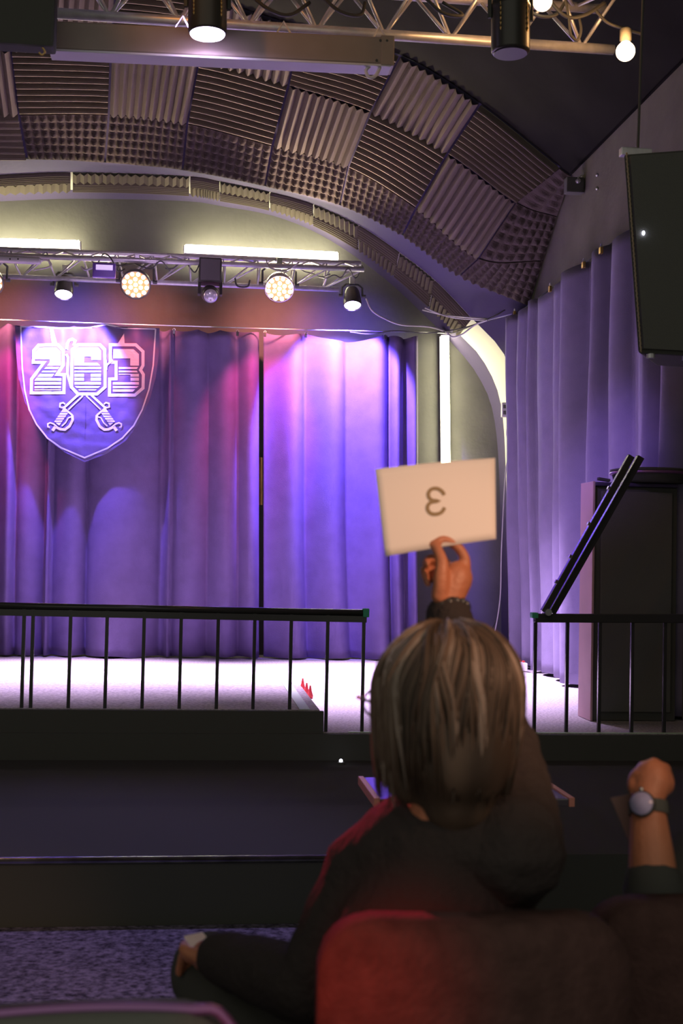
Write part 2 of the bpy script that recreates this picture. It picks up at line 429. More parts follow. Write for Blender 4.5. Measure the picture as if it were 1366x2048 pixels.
ORD = ['', 'first', 'second', 'third', 'fourth', 'fifth', 'sixth', 'seventh', 'eighth', 'ninth', 'tenth', 'eleventh']
# middle row of the arch
for i in range(0, 7):
    k = 'cross' if i % 2 == 1 else 'up'
    foam(k, 1, i, i+1, label='%s foam panel in the middle arch row, %s from its right end' % ('charcoal ' + ('arc-wise ridged' if k == 'cross' else 'upright ridged'), ORD[7-i]), group='ridged foam panels on the big arch')
for i in range(0, 7):
    k = 'up' if i % 2 == 1 else 'cross'
    foam(k, 0, i, i+1, label='%s foam panel in the top arch row, %s from its right end' % ('charcoal ' + ('arc-wise ridged' if k == 'cross' else 'upright ridged'), ORD[7-i]), group='ridged foam panels on the big arch')
foam('cross', 2, 0, 1, n=7, label='lone arc-wise ridged foam panel left of the egg-crate foam in the lowest arch row', group='ridged foam panels on the big arch')
for i in range(1, 8):
    kk = (10, 6) if i < 7 else (8, 6)
    foam('egg', 2, i, i+1, amp=.045, n=kk, label='egg-crate foam panel in the lowest arch row, %s from the wall' % ORD[8-i], group='egg-crate foam panels along the arch edge')
foam('egg', 1, 7, 8, amp=.045, n=(6, 6), label='egg-crate foam wedge at the wall beside the last middle-row ridged panel', group='egg-crate foam panels along the arch edge')
foam('egg', 0, 7, 8, amp=.03, n=(2, 6), label='narrow egg-crate foam strip at the top corner where arch meets wall', group='egg-crate foam panels along the arch edge')

# foam on the inner arch soffit, two half rows
A_, B_ = catmull(AW, 10), catmull(BW, 10)
def ip(u, v): return cat_at(AW, u).lerp(cat_at(BW, u), v)
def inn(u, v):
    e = .03; n = (ip(u+e, v)-ip(u-e, v)).cross(ip(u, v+e)-ip(u, v-e)).normalized()
    c = Vector((ctr.x, 11.9, ctr.z)); return n if n.dot(c-ip(u, v)) > 0 else -n
mat_small_foam = mat('small_foam', (.09, .075, .06), .95, spec=.1)
def ifoam(kind, u0, u1, v0, v1, n, label):
    amp = .028
    if kind == 'up': nu, nv, f = n*6, 4, lambda s, t: amp*ridge(s, n)
    else: nu, nv, f = 8, n*6, lambda s, t: amp*min(1, 1.3*ridge(t, n))
    def p(s, t):
        u, v = u0+(u1-u0)*(.01+.98*s), v0+(v1-v0)*(.02+.96*t)
        return ip(u, v)+inn(u, v)*(f(s, t)+.012)
    b = grid(NB(), p, nu, nv); ext = [e for e in b.edges if e.is_boundary]
    r = bmesh.ops.extrude_edge_only(b, edges=ext); nn = inn((u0+u1)/2, .5)
    for v in r['geom']:
        if isinstance(v, bmesh.types.BMVert): v.co = v.co - nn*.01
    tag(obj('acoustic_foam_panel', b, mat_small_foam), label, 'acoustic foam panel', 'small foam panels on the inner arch')
seg = [(0, 2), (2, 3.5), (3.5, 5), (5, 6), (6, 7), (7, 8), (8, 9), (9, 10), (10, 11), (11, 12.0)]
for i, (a, c) in enumerate(seg):
    nr = 15 if i < 3 else 9
    k1 = 'up' if i % 2 == 0 else 'cross'; k2 = 'cross' if i % 2 == 0 else 'up'
    w = ORD[len(seg)-i]
    ifoam(k1, a, c, 0, .5, nr if k1 == 'up' else 5, 'small ridged foam panel, front row of inner arch, %s from the lower end' % w)
    ifoam(k2, a, c, .5, 1, nr if k2 == 'up' else 5, 'small ridged foam panel, rear row of inner arch, %s from the lower end' % w)

# ================================================================== CURTAINS
def fold_sheet(knots, depth, vary, phase_seed):
    # returns depth(x) made of flat panels bulging between pinched valleys
    def d(x, h):                        # h: 0 at top, 1 at bottom
        for i, (a, c) in enumerate(zip(knots, knots[1:])):
            if a <= x <= c:
                t = (x-a)/(c-a); rr = random.Random(i*7+phase_seed); amp = depth*(.6+.8*rr.random())
                sk = .35+.5*rr.random()
                t2 = t**(math.log(.5)/math.log(sk))
                base = math.sin(math.pi*t2)**.75*amp*(.75+.35*h)
                fine = .012*vary*math.sin(x*.045+h*2.4+i)
                return base+fine
        return 0
    return d
def curtain_back(name, knots, x0, x1, ytop, ybot, pins, label, seed, step=3.0, Y=12.12):
    d = fold_sheet(knots, .16, 1, seed); b = NB(); nx = int((x1-x0)/step); nz = 40
    def top(x):
        for p, q in zip(pins, pins[1:]):
            if p <= x <= q:
                t = (x-p)/(q-p); return ytop(x)+(q-p)*.10*4*t*(1-t)
        return ytop(x)
    def f(s, h):
        x = x0+(x1-x0)*s
        drift = 10*math.sin(h*2.4+seed)*math.sin(s*math.pi)*h
        t = PY(x, top(x), Y); q = PY(x+drift, ybot(x), Y)
        p = t.lerp(q, h); zb = ZS+.015+.02*noise.noise(Vector((x*.02, seed, 0)))
        p.z = t.z+(zb-t.z)*h
        p.y -= d(x, h)
        cr = noise.noise(Vector((x*.015, h*4, seed)))*.03*h
        p.y -= cr+ (.06*max(0, h-.93)/.07*(noise.noise(Vector((x*.03, 9, seed)))+.3))
        return p
    grid(b, f, nx, nz)
    r = bmesh.ops.extrude_face_region(b, geom=list(b.faces))
    for v in r['geom']:
        if isinstance(v, bmesh.types.BMVert): v.co.y += .006
    return tag(obj(name, b, M['curtain'], None, True), label, 'curtain')
wy = lambda x: 652+ (x)*.0265-1
bl = lambda x: 1310
curtain_back('stage_curtain', [-240,-170,-100,-20,36,94,108,178,322,345,415,474,518], -240, 518, wy, bl, [-240,-150,-60,20,45,150,232,313,348,395,440,475,518], 'dark violet stage curtain hanging behind the shield banner', 3)
curtain_back('stage_curtain', [527,608,690,776,806,835], 527, 836, wy, bl, [527,531,612,770,836], 'bright violet stage curtain right of the narrow gap', 5)
b = tube(NB(), [PY(517, 915, 12.44), PY(517, 1010, 12.44)], .04, 6); tag(obj('exposed_pipe', b, M['slit']), 'short rust-brown pipe glimpsed through the gap between the stage curtains', 'pipe')

# wall curtain on the right: runs along the wall in depth
track = [PX(1027, 628, 2.93), PX(1252, 457, 3.02)]
def trk(y):                             # point of the track at depth y
    a, c = track; t = (y-a.y)/(c.y-a.y); return a.lerp(c, t)
kp = [1027, 1041, 1059, 1078, 1106, 1133, 1165, 1207, 1247, 1296, 1318, 1345]
def x2y(px):                            # pixel at mid height to depth on the curtain plane
    return PX(px, 1000, 3.0).y
ky = [x2y(p) for p in kp]; ky = ky[::-1]
wd = fold_sheet([-k for k in ky[::-1]], .17, .3, 11)
def wf(s, h):
    y = ky[-1]+(ky[0]-ky[-1])*s; t = trk(y); x = 3.0+.05*h
    pin = 0
    z = t.z-.01
    for a, c in zip(ky, ky[1:]):
        if a <= y <= c: q = (y-a)/(c-a); z -= (c-a)*.12*4*q*(1-q); break
    zb = ZS+.03+.03*noise.noise(Vector((y*2, 3, 0)))
    p = Vector((t.x+(x-t.x)*h+.05, y, z+(zb-z)*h))
    p.x -= wd(-y, h)*(1-.15*h) + .02*noise.noise(Vector((y*1.5, h*3, 4)))
    return p
b = grid(NB(), wf, 260, 36)
r = bmesh.ops.extrude_face_region(b, geom=list(b.faces))
for v in r['geom']:
    if isinstance(v, bmesh.types.BMVert): v.co.x += .006
tag(obj('wall_curtain', b, M['wcurtain'], None, True), 'long pleated violet-grey curtain hung along the right wall', 'curtain')
yb_ = ky[0]-.01
b = grid(NB(), lambda s, h: Vector((3.075+.022*math.sin(s*34), yb_-2.2*s, 3.86+(ZS+.01-3.86)*h)), 120, 3)  # black sheet put where the wall beyond the curtain is only in shade
tag(obj('wall_shade_sheet', b, M['blackfab'], None, True), 'black sheet standing in for the shaded wall behind the black cabinet', 'curtain')
# rail wire and clips of the wall curtain
b = tube(NB(), [trk(y)+Vector((.045, 0, .01)) for y in (11.5, 10.5, 9, 7.5, 6.6)], .006, 6)
tag(obj('curtain_wire', b, M['cable']), 'thin dark wire carrying the right wall curtain', 'wire')
nm = ['at the far end of the wall curtain', 'second from the far end of the wall curtain', 'third from the far end of the wall curtain', 'fourth from the far end of the wall curtain', 'nearest the hanging speaker on the wall curtain']
for (px, py), n_ in zip([(1029,627), (1100,577), (1131,553), (1167,529), (1202,500)], nm):
    c = PX(px, py, 2.95); cl = thing('curtain_clip', 'small brass clip %s' % n_, 'clip', c, 'clips along the wall curtain')
    obj('clip_body', bevel(box(NB(), c+Vector((-.012,-.02,-.03)), c+Vector((.012,.02,.02))), .004), M['goldmark'], cl)
    obj('clip_ring', tube(NB(), [c+Vector((0, .016*math.cos(a), .03+.016*math.sin(a))) for a in [k*math.pi/6 for k in range(13)]], .004, 6), M['steel'], cl)

# main wire across the stage with its clips
wire = [PY(-60, 637, 11.95), PY(300, 650, 11.95), PY(600, 659, 11.95), PY(850, 664, 11.95), PY(905, 666, 11.95), PY(960, 645, 11.85), PY(1024, 628, 11.45)]
b = tube(NB(), catmull(wire, 6), .006, 6); tag(obj('stage_wire', b, M['steel']), 'thin steel wire strung across the stage above the curtains', 'wire')
for px, w in ((475,'at the left edge of the magenta curtain folds'), (530,'just right of the curtain gap'), (612,'left of the brightest curtain panel'), (770,'right of the brightest curtain panel'), (265,'above the right part of the banner'), (348,'right of the banner')):
    c = PY(px, wy(px)+2, 11.96); cl = thing('curtain_clip', 'small dark clip on the stage wire %s' % w, 'clip', c, 'clips on the stage wire')
    obj('clip_body', bevel(box(NB(), c+Vector((-.012,-.012,-.03)), c+Vector((.012,.012,.01))), .004), M['gloss'], cl)
    obj('clip_ring', tube(NB(), [c+Vector((.012*math.cos(a), 0, .014+.012*math.sin(a))) for a in [k*math.pi/6 for k in range(13)]], .003, 6), M['steel'], cl)
def cable(name, pts, r, m, label, cat='cable'):
    return tag(obj(name, tube(NB(), catmull(pts, 8), r, 6), m, None, True), label, cat)
cable('cable', [PY(732, 597, 11.6), PY(745, 622, 11.6), PY(775, 640, 11.7), PY(805, 650, 11.8), PY(860, 654, 11.85), PY(900, 666, 11.85)], .008, M['wcable'], 'white cable sagging from the right violet lamp to the stage wire')
cable('cable', [PY(845, 620, 11.9), PY(890, 630, 11.75), PY(950, 636, 11.6), PY(975, 638, 11.55)], .007, M['wcable'], 'pale upper cable crossing in front of the inner arch foam')
cable('cable', [PY(850, 616, 11.85), PY(900, 634, 11.7), PY(970, 641, 11.5)], .006, M['wcable'], 'pale lower cable crossing in front of the inner arch foam')
cable('cable', [PY(893, 664, 11.85), PY(905, 674, 11.8), PY(925, 668, 11.7), PY(950, 650, 11.6), PY(975, 640, 11.5)], .009, M['white'], 'thick white cable loop at the top of the vertical wall tube')
cable('cable', [PY(700, 664, 11.9), PY(740, 668, 11.9), PY(790, 662, 11.9), PY(860, 666, 11.85), PY(930, 655, 11.7), PY(985, 634, 11.5), PY(1010, 620, 11.5)], .006, M['cable'], 'dark cable tied along the right end of the stage wire')

# ================================================================== BANNER
BX = lambda zx, zy, off=0: PY(20+zx/4.406, 640+zy/4.406, 11.80 - .035*math.sin(zx*.0075)*(1-zy/1500) - .05*math.exp(-zy/170)*math.sin(zx*.024)*.8 - .012*noise.noise(Vector((zx*.012, zy*.012, 1))) - off)
outer = [(45,45), (90,52), (300,60), (500,75), (700,60), (850,30), (1000,58), (1318,72), (1310,300), (1285,500), (1235,690), (1150,890), (1020,1065), (850,1180), (657,1252), (480,1165), (330,1050), (215,900), (130,720), (75,500), (55,300)]
BT = thing('shield_banner', 'shield-shaped violet cloth banner with 263 and crossed swords in white', 'banner', BX(657, 1252))
b = flat(NB(), [outer], BX, step=14, xs=18)
bmesh.ops.remove_doubles(b, verts=b.verts, dist=.0005)
o = obj('banner_cloth', b, M['banner'], BT, True)
mf = lambda x, y: BX(x, y, .006)
mf2 = lambda x, y: BX(x, y, .009)
b = ribbon(NB(), [(1283,80), (1000,72), (850,40), (700,68), (430,72), (300,62), (95,58), (100,200), (108,420), (130,620), (170,790), (235,920), (330,1040), (450,1125), (657,1213), (860,1128), (990,1040), (1090,930), (1165,790), (1225,610), (1262,400), (1283,80)], 13, mf)
obj('border_line', b, M['print'], BT)
def offset_poly(pts, d):
    n = len(pts); out = []; ar = sum(pts[i][0]*pts[(i+1) % n][1]-pts[(i+1) % n][0]*pts[i][1] for i in range(n)); sg = 1 if ar > 0 else -1
    for i in range(n):
        a, p, c = Vector(pts[i-1]), Vector(pts[i]), Vector(pts[(i+1) % n])
        d1, d2 = (p-a).normalized(), (c-p).normalized(); n1, n2 = Vector((d1.y, -d1.x)), Vector((d2.y, -d2.x))
        m = (n1+n2); m = m/max(.6, m.dot(n1)) if m.length > 1e-6 else n1
        out.append(tuple(p+m*d*sg))
    return out
two_o = [(210,270), (252,222), (420,218), (468,268), (468,400), (415,480), (478,482), (475,640), (187,642), (190,520), (300,374), (205,374)]
two_i = [(222,285), (262,242), (408,240), (446,278), (448,395), (362,512), (452,512), (448,618), (216,620), (217,530), (350,375), (352,345), (222,345)]
six_o = [(548,262), (598,218), (792,218), (836,262), (838,400), (838,590), (768,652), (598,652), (542,592)]
six_i = [(566,272), (606,240), (778,240), (802,272), (802,352), (716,352), (716,322), (652,322), (652,378), (770,378), (802,408), (802,578), (752,622), (612,622), (568,580)]
six_h = [(652,470), (712,470), (712,542), (652,542)]
thr_o = [(885,218), (1108,218), (1172,278), (1172,400), (1150,440), (1175,480), (1172,600), (1100,662), (876,662), (878,520), (935,518), (935,372), (885,372)]
thr_i = [(910,256), (1088,256), (1136,300), (1136,404), (1112,440), (1136,476), (1136,580), (1082,632), (906,632), (906,548), (1062,548), (1062,482), (958,482), (958,402), (1060,402), (1060,338), (910,338)]
bands = [(0,402), (414,432), (446,462), (474,500), (508,536), (546,570), (582,600), (610,700)]
for nm_, oc, ic, holes in (('digit_two', two_o, two_i, []), ('digit_six', six_o, six_i, [six_h]), ('digit_three', thr_o, thr_i, [])):
    b = ribbon(NB(), oc, 27, mf, True)
    flat(b, [ic]+holes, mf, bands, step=20)
    obj(nm_, b, M['print'], BT)
# crossed swords
def sword(sx):
    b = NB(); X = lambda x: 657+(x-657)*sx
    r = lambda pts, w: ribbon(b, [(X(x), y) for x, y in pts], w, mf2)
    r([(672,668), (800,790)], 12); r([(715,660), (835,770)], 20)
    r([(845,775), (875,765), (872,735), (845,728), (828,742)], 13)                       # upper quillon curl
    r([(765,838), (810,800), (850,765)], 16)
    flat(b, [[(X(x), y) for x, y in ((800,815), (845,780), (925,895), (880,930))]], mf2, [(770,812), (818,834), (840,856), (862,878), (884,900), (906,935)], 30)
    r([(765,838), (762,880), (790,935), (830,965), (870,962), (905,945)], 22)
    r([(800,860), (825,905), (858,935)], 12); r([(765,850), (800,860)], 10)
    r([(895,945), (930,915), (960,905), (982,915), (980,940), (962,945)], 12)
    r([(915,940), (940,975)], 26)
    return b
obj('crossed_sword', sword(1), M['print'], BT); obj('crossed_sword', sword(-1), M['print'], BT)
obj('sword_tip', flat(NB(), [[(1005,118), (1010,215), (945,215)]], mf2), M['print'], BT)
obj('sword_tip', flat(NB(), [[(345,62), (375,60), (415,205), (370,205)]], mf2), M['print'], BT)
obj('round_mark', ribbon(NB(), [(500,260), (505,210), (520,180), (548,168), (575,185), (560,225)], 24, mf2), M['print'], BT)
obj('sword_blade_mark', ribbon(NB(), [(905,350), (855,395), (845,430)], 16, mf2), M['print'], BT)
obj('sword_blade_mark', ribbon(NB(), [(845,350), (850,440)], 14, mf2), M['print'], BT)
obj('link_mark', ribbon(NB(), [(495,300), (512,330), (505,470), (530,560), (540,600)], 22, mf2), M['print'], BT)
b = ribbon(NB(), [(668,690), (664,900), (660,1050)], 4, mf); obj('centre_seam', b, M['hem'], BT)

# ================================================================== STAGE TRUSS AND LAMPS
def truss(name, c1, c2, c3, rad, nseg, label, braces_r, overrun=0):
    t = thing(name, label, 'truss', (c1[0]+c1[1])/2)
    for c in (c1, c2, c3): obj('chord', tube(NB(), [c[0], c[1]], rad, 12), M['alu'], t, True)
    for a, c in ((c1, c3), (c2, c3), (c1, c2)):
        b = NB()
        for i in range(nseg):
            p = a[0].lerp(a[1], i/nseg); q = c[0].lerp(c[1], (i+.5)/nseg); s = a[0].lerp(a[1], (i+1)/nseg)
            tube(b, [p, q], braces_r, 6); tube(b, [q, s], braces_r, 6)
        obj('lattice', b, M['alu'], t, True)
    return t
truss('stage_truss', (PY(-200, 502, 11.15), PY(728, 539, 11.15)), (PY(-200, 490, 11.42), PY(722, 527, 11.42)), (PY(-200, 545, 11.28), PY(678, 579, 11.28)), .023, 13,
      'triangular aluminium truss hung across the back of the stage', .008)
def led_bar(p, q, label):
    t = thing('led_light_bar', label, 'light', (p+q)/2, 'yellow-white light bars above the stage truss')
    b = tube(NB(), [p, q], .050, 16); obj('tube', b, M['bar'], t, True)
    d = (q-p).normalized()
    obox(b := NB(), p-d*.01+Vector((0,.0,-.060)), q+d*.01+Vector((0,.0,-.060)), (0,.075,0), (0,0,.010)); obj('housing', b, M['white'], t)  # housing set under the tube to keep its light off the lower wall
    for e, s in ((p, -1), (q, 1)): obj('end_cap', tube(NB(), [e+d*s*.002, e+d*s*.02], .042, 16), M['white'], t, True)
    for f in (.15, .85):
        c = p.lerp(q, f); obj('clamp', tube(NB(), [c+Vector((0,.05,0)), c+Vector((0,.215,0))], .012, 8), M['steel'], t)
led_bar(PY(-160, 483, 12.28), PY(158, 491, 12.28), 'glowing yellow-white light bar above the truss over the banner')
led_bar(PY(371, 499, 12.28), PY(674, 514, 12.28), 'glowing yellow-white light bar above the truss in the middle')
# cables twisted along the truss, each bundle sagging
rng = random.Random(3)
for i, (a, c, w) in enumerate(((165, 250, 'left of the digital display'), (230, 340, 'between display and the moving head'), (330, 420, 'left of the moving head'), (560, 660, 'right of the chrome can lamp'), (640, 725, 'at the right end of the stage truss'))):
    pts = [PY(a+(c-a)*k/6, 503+.04*(a+(c-a)*k/6)+rng.uniform(-4, 30), 11.12+rng.uniform(-.02, .1)) for k in range(7)]
    cable('cable', pts, .006, M['cable'], 'thin black cable looped along the stage truss %s' % w)
cable('cable', [PY(532, 520, 11.1), PY(540, 535, 11.08), PY(570, 541, 11.08), PY(598, 525, 11.1)], .008, M['wcable'], 'white cable drooping from the middle light bar')
cable('cable', [PY(470, 556, 11.1), PY(475, 572, 11.1), PY(495, 573, 11.1), PY(500, 560, 11.1)], .008, M['cable'], 'black cable loop hanging below the truss left of the chrome can')
cable('cable', [PY(82, 520, 11.05), PY(98, 522, 11.05), PY(100, 533, 11.05), PY(66, 541, 11.1)], .007, M['wcable'], 'short white cable hooked beside the flat white driver box')
c0, c1 = PY(-60, 505, 11.05), PY(82, 529, 11.05)
dv = thing('driver_box', 'flat white driver box under the left light bar', 'box', (c0+c1)/2)
obj('case', bevel(box(NB(), Vector((c0.x, 11.0, c1.z)), Vector((c1.x, 11.08, c0.z-.02))), .02, 3), M['white'], dv, True)
for px in (20, 36): p = PY(px, 518, 10.998); obj('screw', tube(NB(), [p, p+Vector((0,.01,0))], .008, 8), M['darkmetal'], dv)
# digital display
c = PY(208, 540, 11.0)
dd = thing('clamp_display', 'small purple-framed display unit clamped to the stage truss', 'display', c)
obj('case', bevel(box(NB(), c+Vector((-.10,0,-.065)), c+Vector((.10,.05,.065))), .012), mat('violet_case', (.16,.08,.4), .4), dd, True)
obj('screen', box(NB(), c+Vector((-.07,-.004,0)), c+Vector((.075,0,.045))), M['display'], dd)
obj('bracket', tube(NB(), catmull([c+Vector((-.1,.02,.02)), c+Vector((-.16,.03,.0)), c+Vector((-.20,.05,.03))], 5), .01, 8), M['alu'], dd)

def par(pos, aim, r, length, face, label, group, leds=None, body='darkmetal', yoke=True, cat='stage light', name='par_lamp'):
    aim = Vector(aim).normalized(); t = thing(name, label, cat, pos, group)
    pos = Vector(pos); back = pos-aim*length
    prof = [(0, r*.35), (length*.08, r*.62), (length*.25, r*.8), (length*.7, r*.98), (length*.97, r), (length, r*1.0), (length, r*.9), (length*.93, r*.86)]
    obj('can', lathe(NB(), back, aim, prof, 28), M[body], t, True)
    fc = pos-aim*.012
    lp_ = obj('lens_plate', lathe(NB(), fc-aim*.01, aim, [(0, r*.87), (.012, r*.87)], 28), M[face], t)
    if leds:
        u, v = frame_for(aim)
        k = [(0, 0)]+[(math.cos(a), math.sin(a)) for a in [i*math.pi/3 for i in range(6)]]+[(1.95*math.cos(a), 1.95*math.sin(a)) for a in [math.pi/12+i*math.pi/6 for i in range(12)]]
        for a_, b_ in k:
            ball(bb := NB(), fc+aim*.008+(u*a_+v*b_)*r*.38, r*.135, sub=2); obj('led', bb, M[leds], lp_, True)
    if yoke:
        side = Vector((1,0,0)); m = back.lerp(pos, .45); top = m+Vector((0,.02, r*1.3))
        b = NB(); w = r*1.12
        pts = [m-side*w, m-side*w+(top-m)*.7, m-side*w*.6+(top-m), m+side*w*.6+(top-m), m+side*w+(top-m)*.7, m+side*w]
        tube(b, pts, .010, 6); yk_ = obj('yoke', b, M['black'], t)
        for s in (-1, 1): obj('knob', tube(NB(), [m+side*s*w*.95, m+side*s*(w+.03)], .016, 10), M['black'], yk_)
        obj('hook_clamp', bevel(box(NB(), top-Vector((.025,.02,.0)), top+Vector((.025,.02,.07))), .006), M['steel'], t)
    return t
G1 = 'lamps hanging from the stage truss'
vp = PY(127, 590, 11.30); par(vp, (.0, -.42, -1), .085, .20, 'ledv', 'violet glowing lamp above the banner on the stage truss', G1)
vp = PY(705, 612, 11.30); par(vp, (.0, -.42, -1), .085, .20, 'ledv', 'violet glowing lamp at the right end of the stage truss', G1)
par(PY(271, 570, 11.12), (-.05, -.85, -.55), .135, .16, 'redface', 'black round lamp of red-white diodes right of the banner', G1, 'ledr')
par(PY(559, 578, 11.12), (.0, -.80, -.62), .135, .17, 'redface', 'chrome round lamp of red-white diodes below the middle light bar', G1, 'ledr', 'chrome')
par(PY(-24, 566, 11.12), (.05, -.85, -.55), .135, .16, 'redface', 'round lamp of red-white diodes cut by the left frame edge', G1, 'ledr')
# moving head
c = PY(420, 588, 11.05)
mh = thing('moving_head_lamp', 'dark unlit moving head lamp hanging between the two round diode lamps', 'stage light', c, G1)
obj('base', bevel(box(NB(), PY(398, 522, 11.05)+Vector((0,-.0,-.18)), PY(444, 520, 11.05)+Vector((0,.2,.02))), .015), M['darkmetal'], mh)
for s in (-1, 1): obj('yoke_arm', bevel(obox(NB(), c+Vector((s*.095,.1,.22)), c+Vector((s*.095,.06,.0)), (0,.05,0), (.013,0,0)), .005), M['darkmetal'], mh)
aim = Vector((.05,-.9,-.35)).normalized()
obj('head', lathe(NB(), c-aim*.10, aim, [(0,.04), (.03,.07), (.10,.078), (.16,.07), (.20,.066)], 24), M['darkmetal'], mh, True)
hl = obj('lens', lathe(NB(), c+aim*.085, aim, [(0,.062), (.02,.06), (.035,.045), (.042,.0)], 24), M['lens'], mh, True)
u, v = frame_for(aim)
b = NB()
for k in range(6): ball(b, c+aim*.115+(u*math.cos(k*math.pi/3)+v*math.sin(k*math.pi/3))*.035, .013, sub=2)
obj('lens_facets', b, M['white'], mh, True)

# vertical LED tube on the back wall
p, q = PY(890, 672, 12.38), PY(893, 965, 12.38)
vt = thing('wall_light_tube', 'vertical glowing yellow-white tube on the back wall right of the curtain', 'light', q)
obj('tube', tube(NB(), [p, q], .042, 16), M['vtube'], vt, True)
obj('housing', obox(NB(), p+Vector((0,.06,0)), q+Vector((0,.06,0)), (.045,0,0), (0,.012,0)), M['white'], vt)
for e, s in ((p, 1), (q, -1)): obj('end_cap', tube(NB(), [e, e+Vector((0,0,s*.025))], .043, 16), M['white'], vt, True)

# outlet box on the arch, small gear
c = PY(1012, 820, 11.75)
wb = thing('junction_box', 'small white switch box with black lid on the arch edge', 'box', c)
obj('body', bevel(box(NB(), c+Vector((-.045,-.03,-.07)), c+Vector((.01,.03,.07))), .01), M['white'], wb, True)
obj('lid', bevel(box(NB(), c+Vector((.011,-.035,-.068)), c+Vector((.035,.03,.075))), .01), M['gloss'], wb, True)
for z in (-.03, .03): obj('socket', bevel(box(NB(), c+Vector((-.035,-.034,z-.018)), c+Vector((-.005,-.030,z+.018))), .0015), M['black'], wb)
cable('cable', [PY(1017, 835, 11.74), PY(1013, 868, 11.73), PY(1018, 890, 11.72), PY(1010, 960, 11.7), PY(1003, 1100, 11.7), PY(1000, 1200, 11.7), PY(985, 1290, 11.7)], .006, M['wcable'], 'thin cable running down from the junction box along the arch')
cable('cable', [PY(960, 1285, 12.2), PY(985, 1255, 12.15), PY(997, 1215, 12.1), PY(1003, 1100, 12.0)], .006, M['cable'], 'thin dark cable curving at the foot of the back wall')
c = PX(1152, 366, 3.05)
sb = thing('corner_sensor', 'small black device with pink-lit front at the ceiling corner', 'sensor', c)
obj('body', bevel(box(NB(), c+Vector((-.09,-.04,-.09)), c+Vector((.06,.05,.04))), .01), M['black'], sb)
obj('lens', tube(NB(), [c+Vector((.0,-.045,.0)), c+Vector((.0,-.07,.0))], .02, 12), M['alu'], sb, True)
obj('antenna', tube(NB(), [c+Vector((0,-.04,.03)), c+Vector((.05,-.05,.07))], .006, 6), M['alu'], sb)
for py in (350, 377):
    c = PX(1194, py, 3.11); tag(obj('wall_anchor', ball(NB(), c, (.012,.015,.015), sub=2), M['steel']), 'tiny %s metal anchor on the wall by the hanging speaker' % ('upper' if py == 350 else 'lower'), 'anchor')
# stage floor litter by the wall
a = PY(1022, 1330, 11.1); 
ps = thing('power_strip', 'grey power strip on the stage floor under the wall curtain', 'power strip', Vector((a.x, 11.1, ZS+.002)))
p0, p1 = PZ(1008, 1338, ZS), PZ(1052, 1344, ZS)
obj('body', bevel(obox(NB(), p0+Vector((0,0,.045)), p1+Vector((0,0,.045)), (.0,.05,0), (0,0,.038)), .006), M['white'], ps)
b = NB()
for k in range(5): bb = p0.lerp(p1, .12+k*.19)+Vector((0,0,.09)); box(b, bb+Vector((-.01,-.02,-.006)), bb+Vector((.01,.02,.006)))
obj('socket_row', b, M['redclip'], ps)
for i, (px, py) in enumerate(((613,1391), (620,1397), (605,1381))):
    c = PZ(px, py, ZS); tag(obj('floor_cable_plug', lathe(NB(), c+Vector((0,0,.001)), (0,0,1), [(0,.02), (.02,.022), (.05,.012), (.09,.006)], 10), M['redclip'], None, True), 'tiny red plug on the boards right of the riser, %s' % ['the middle one', 'the nearest one', 'the farthest one'][i], 'plug')

# ================================================================== RAILINGS
YR = 7.11
def posts(pxs, ptop, base, parent):
    for px in pxs:
        t = PY(px, ptop(px), YR); q = Vector((t.x, YR, base(px)))
        obj('post', box(NB(), (t.x-.0095, YR-.0095, q.z), (t.x+.0095, YR+.0095, t.z)), M['gloss'], parent)
top = lambda x: 1208+ (x)*.0163+2
a, c = PY(-320, top(-320), YR), PY(733, top(733)+4, YR)
rl = thing('stage_railing', 'long black metal railing along the front of the raised stage', 'railing', ((a.x+c.x)/2, YR, ZP))
b = tube(NB(), [a, c], .019, 14); obj('top_rail', b, M['gloss'], rl, True)
b = obox(NB(), a-Vector((0,0,.036)), c-Vector((0,0,.036)), (0,.015,0), (0,0,.018)); obj('under_rail', b, M['gloss'], rl)
posts([-300,-227,-154,-80,-8+0], lambda x: top(x)+6, lambda x: ZP+.001, rl)
posts([49, 67, 142, 215, 289, 363, 437, 510, 583], lambda x: top(x)+6, lambda x: ZP+.001, rl)
posts([656, 728], lambda x: top(x)+6, lambda x: ZS+.001, rl)
obj('green_taped_end', bevel(box(NB(), c+Vector((-.022,-.024,-.024)), c+Vector((.014,.022,.026))), .005), M['gtape'], rl)
top2 = lambda x: 1236+(x-1070)*.004
a, c = PY(1068, top2(1068), YR), PY(1420, top2(1420), YR)
rr_ = thing('stage_railing', 'short black metal railing in front of the black cabinet', 'railing', ((a.x+c.x)/2, YR, ZS))
obj('top_rail', bevel(obox(NB(), a, c, (0,.022,0), (0,0,.026)), .006), M['gloss'], rr_)
posts([1071, 1135, 1200, 1265, 1330, 1396], lambda x: top2(x)+6, lambda x: ZS+.001, rr_)
obj('green_taped_end', bevel(box(NB(), a+Vector((-.018,-.026,-.0)), a+Vector((.02,.026,.032))), .005), M['gtape'], rr_)
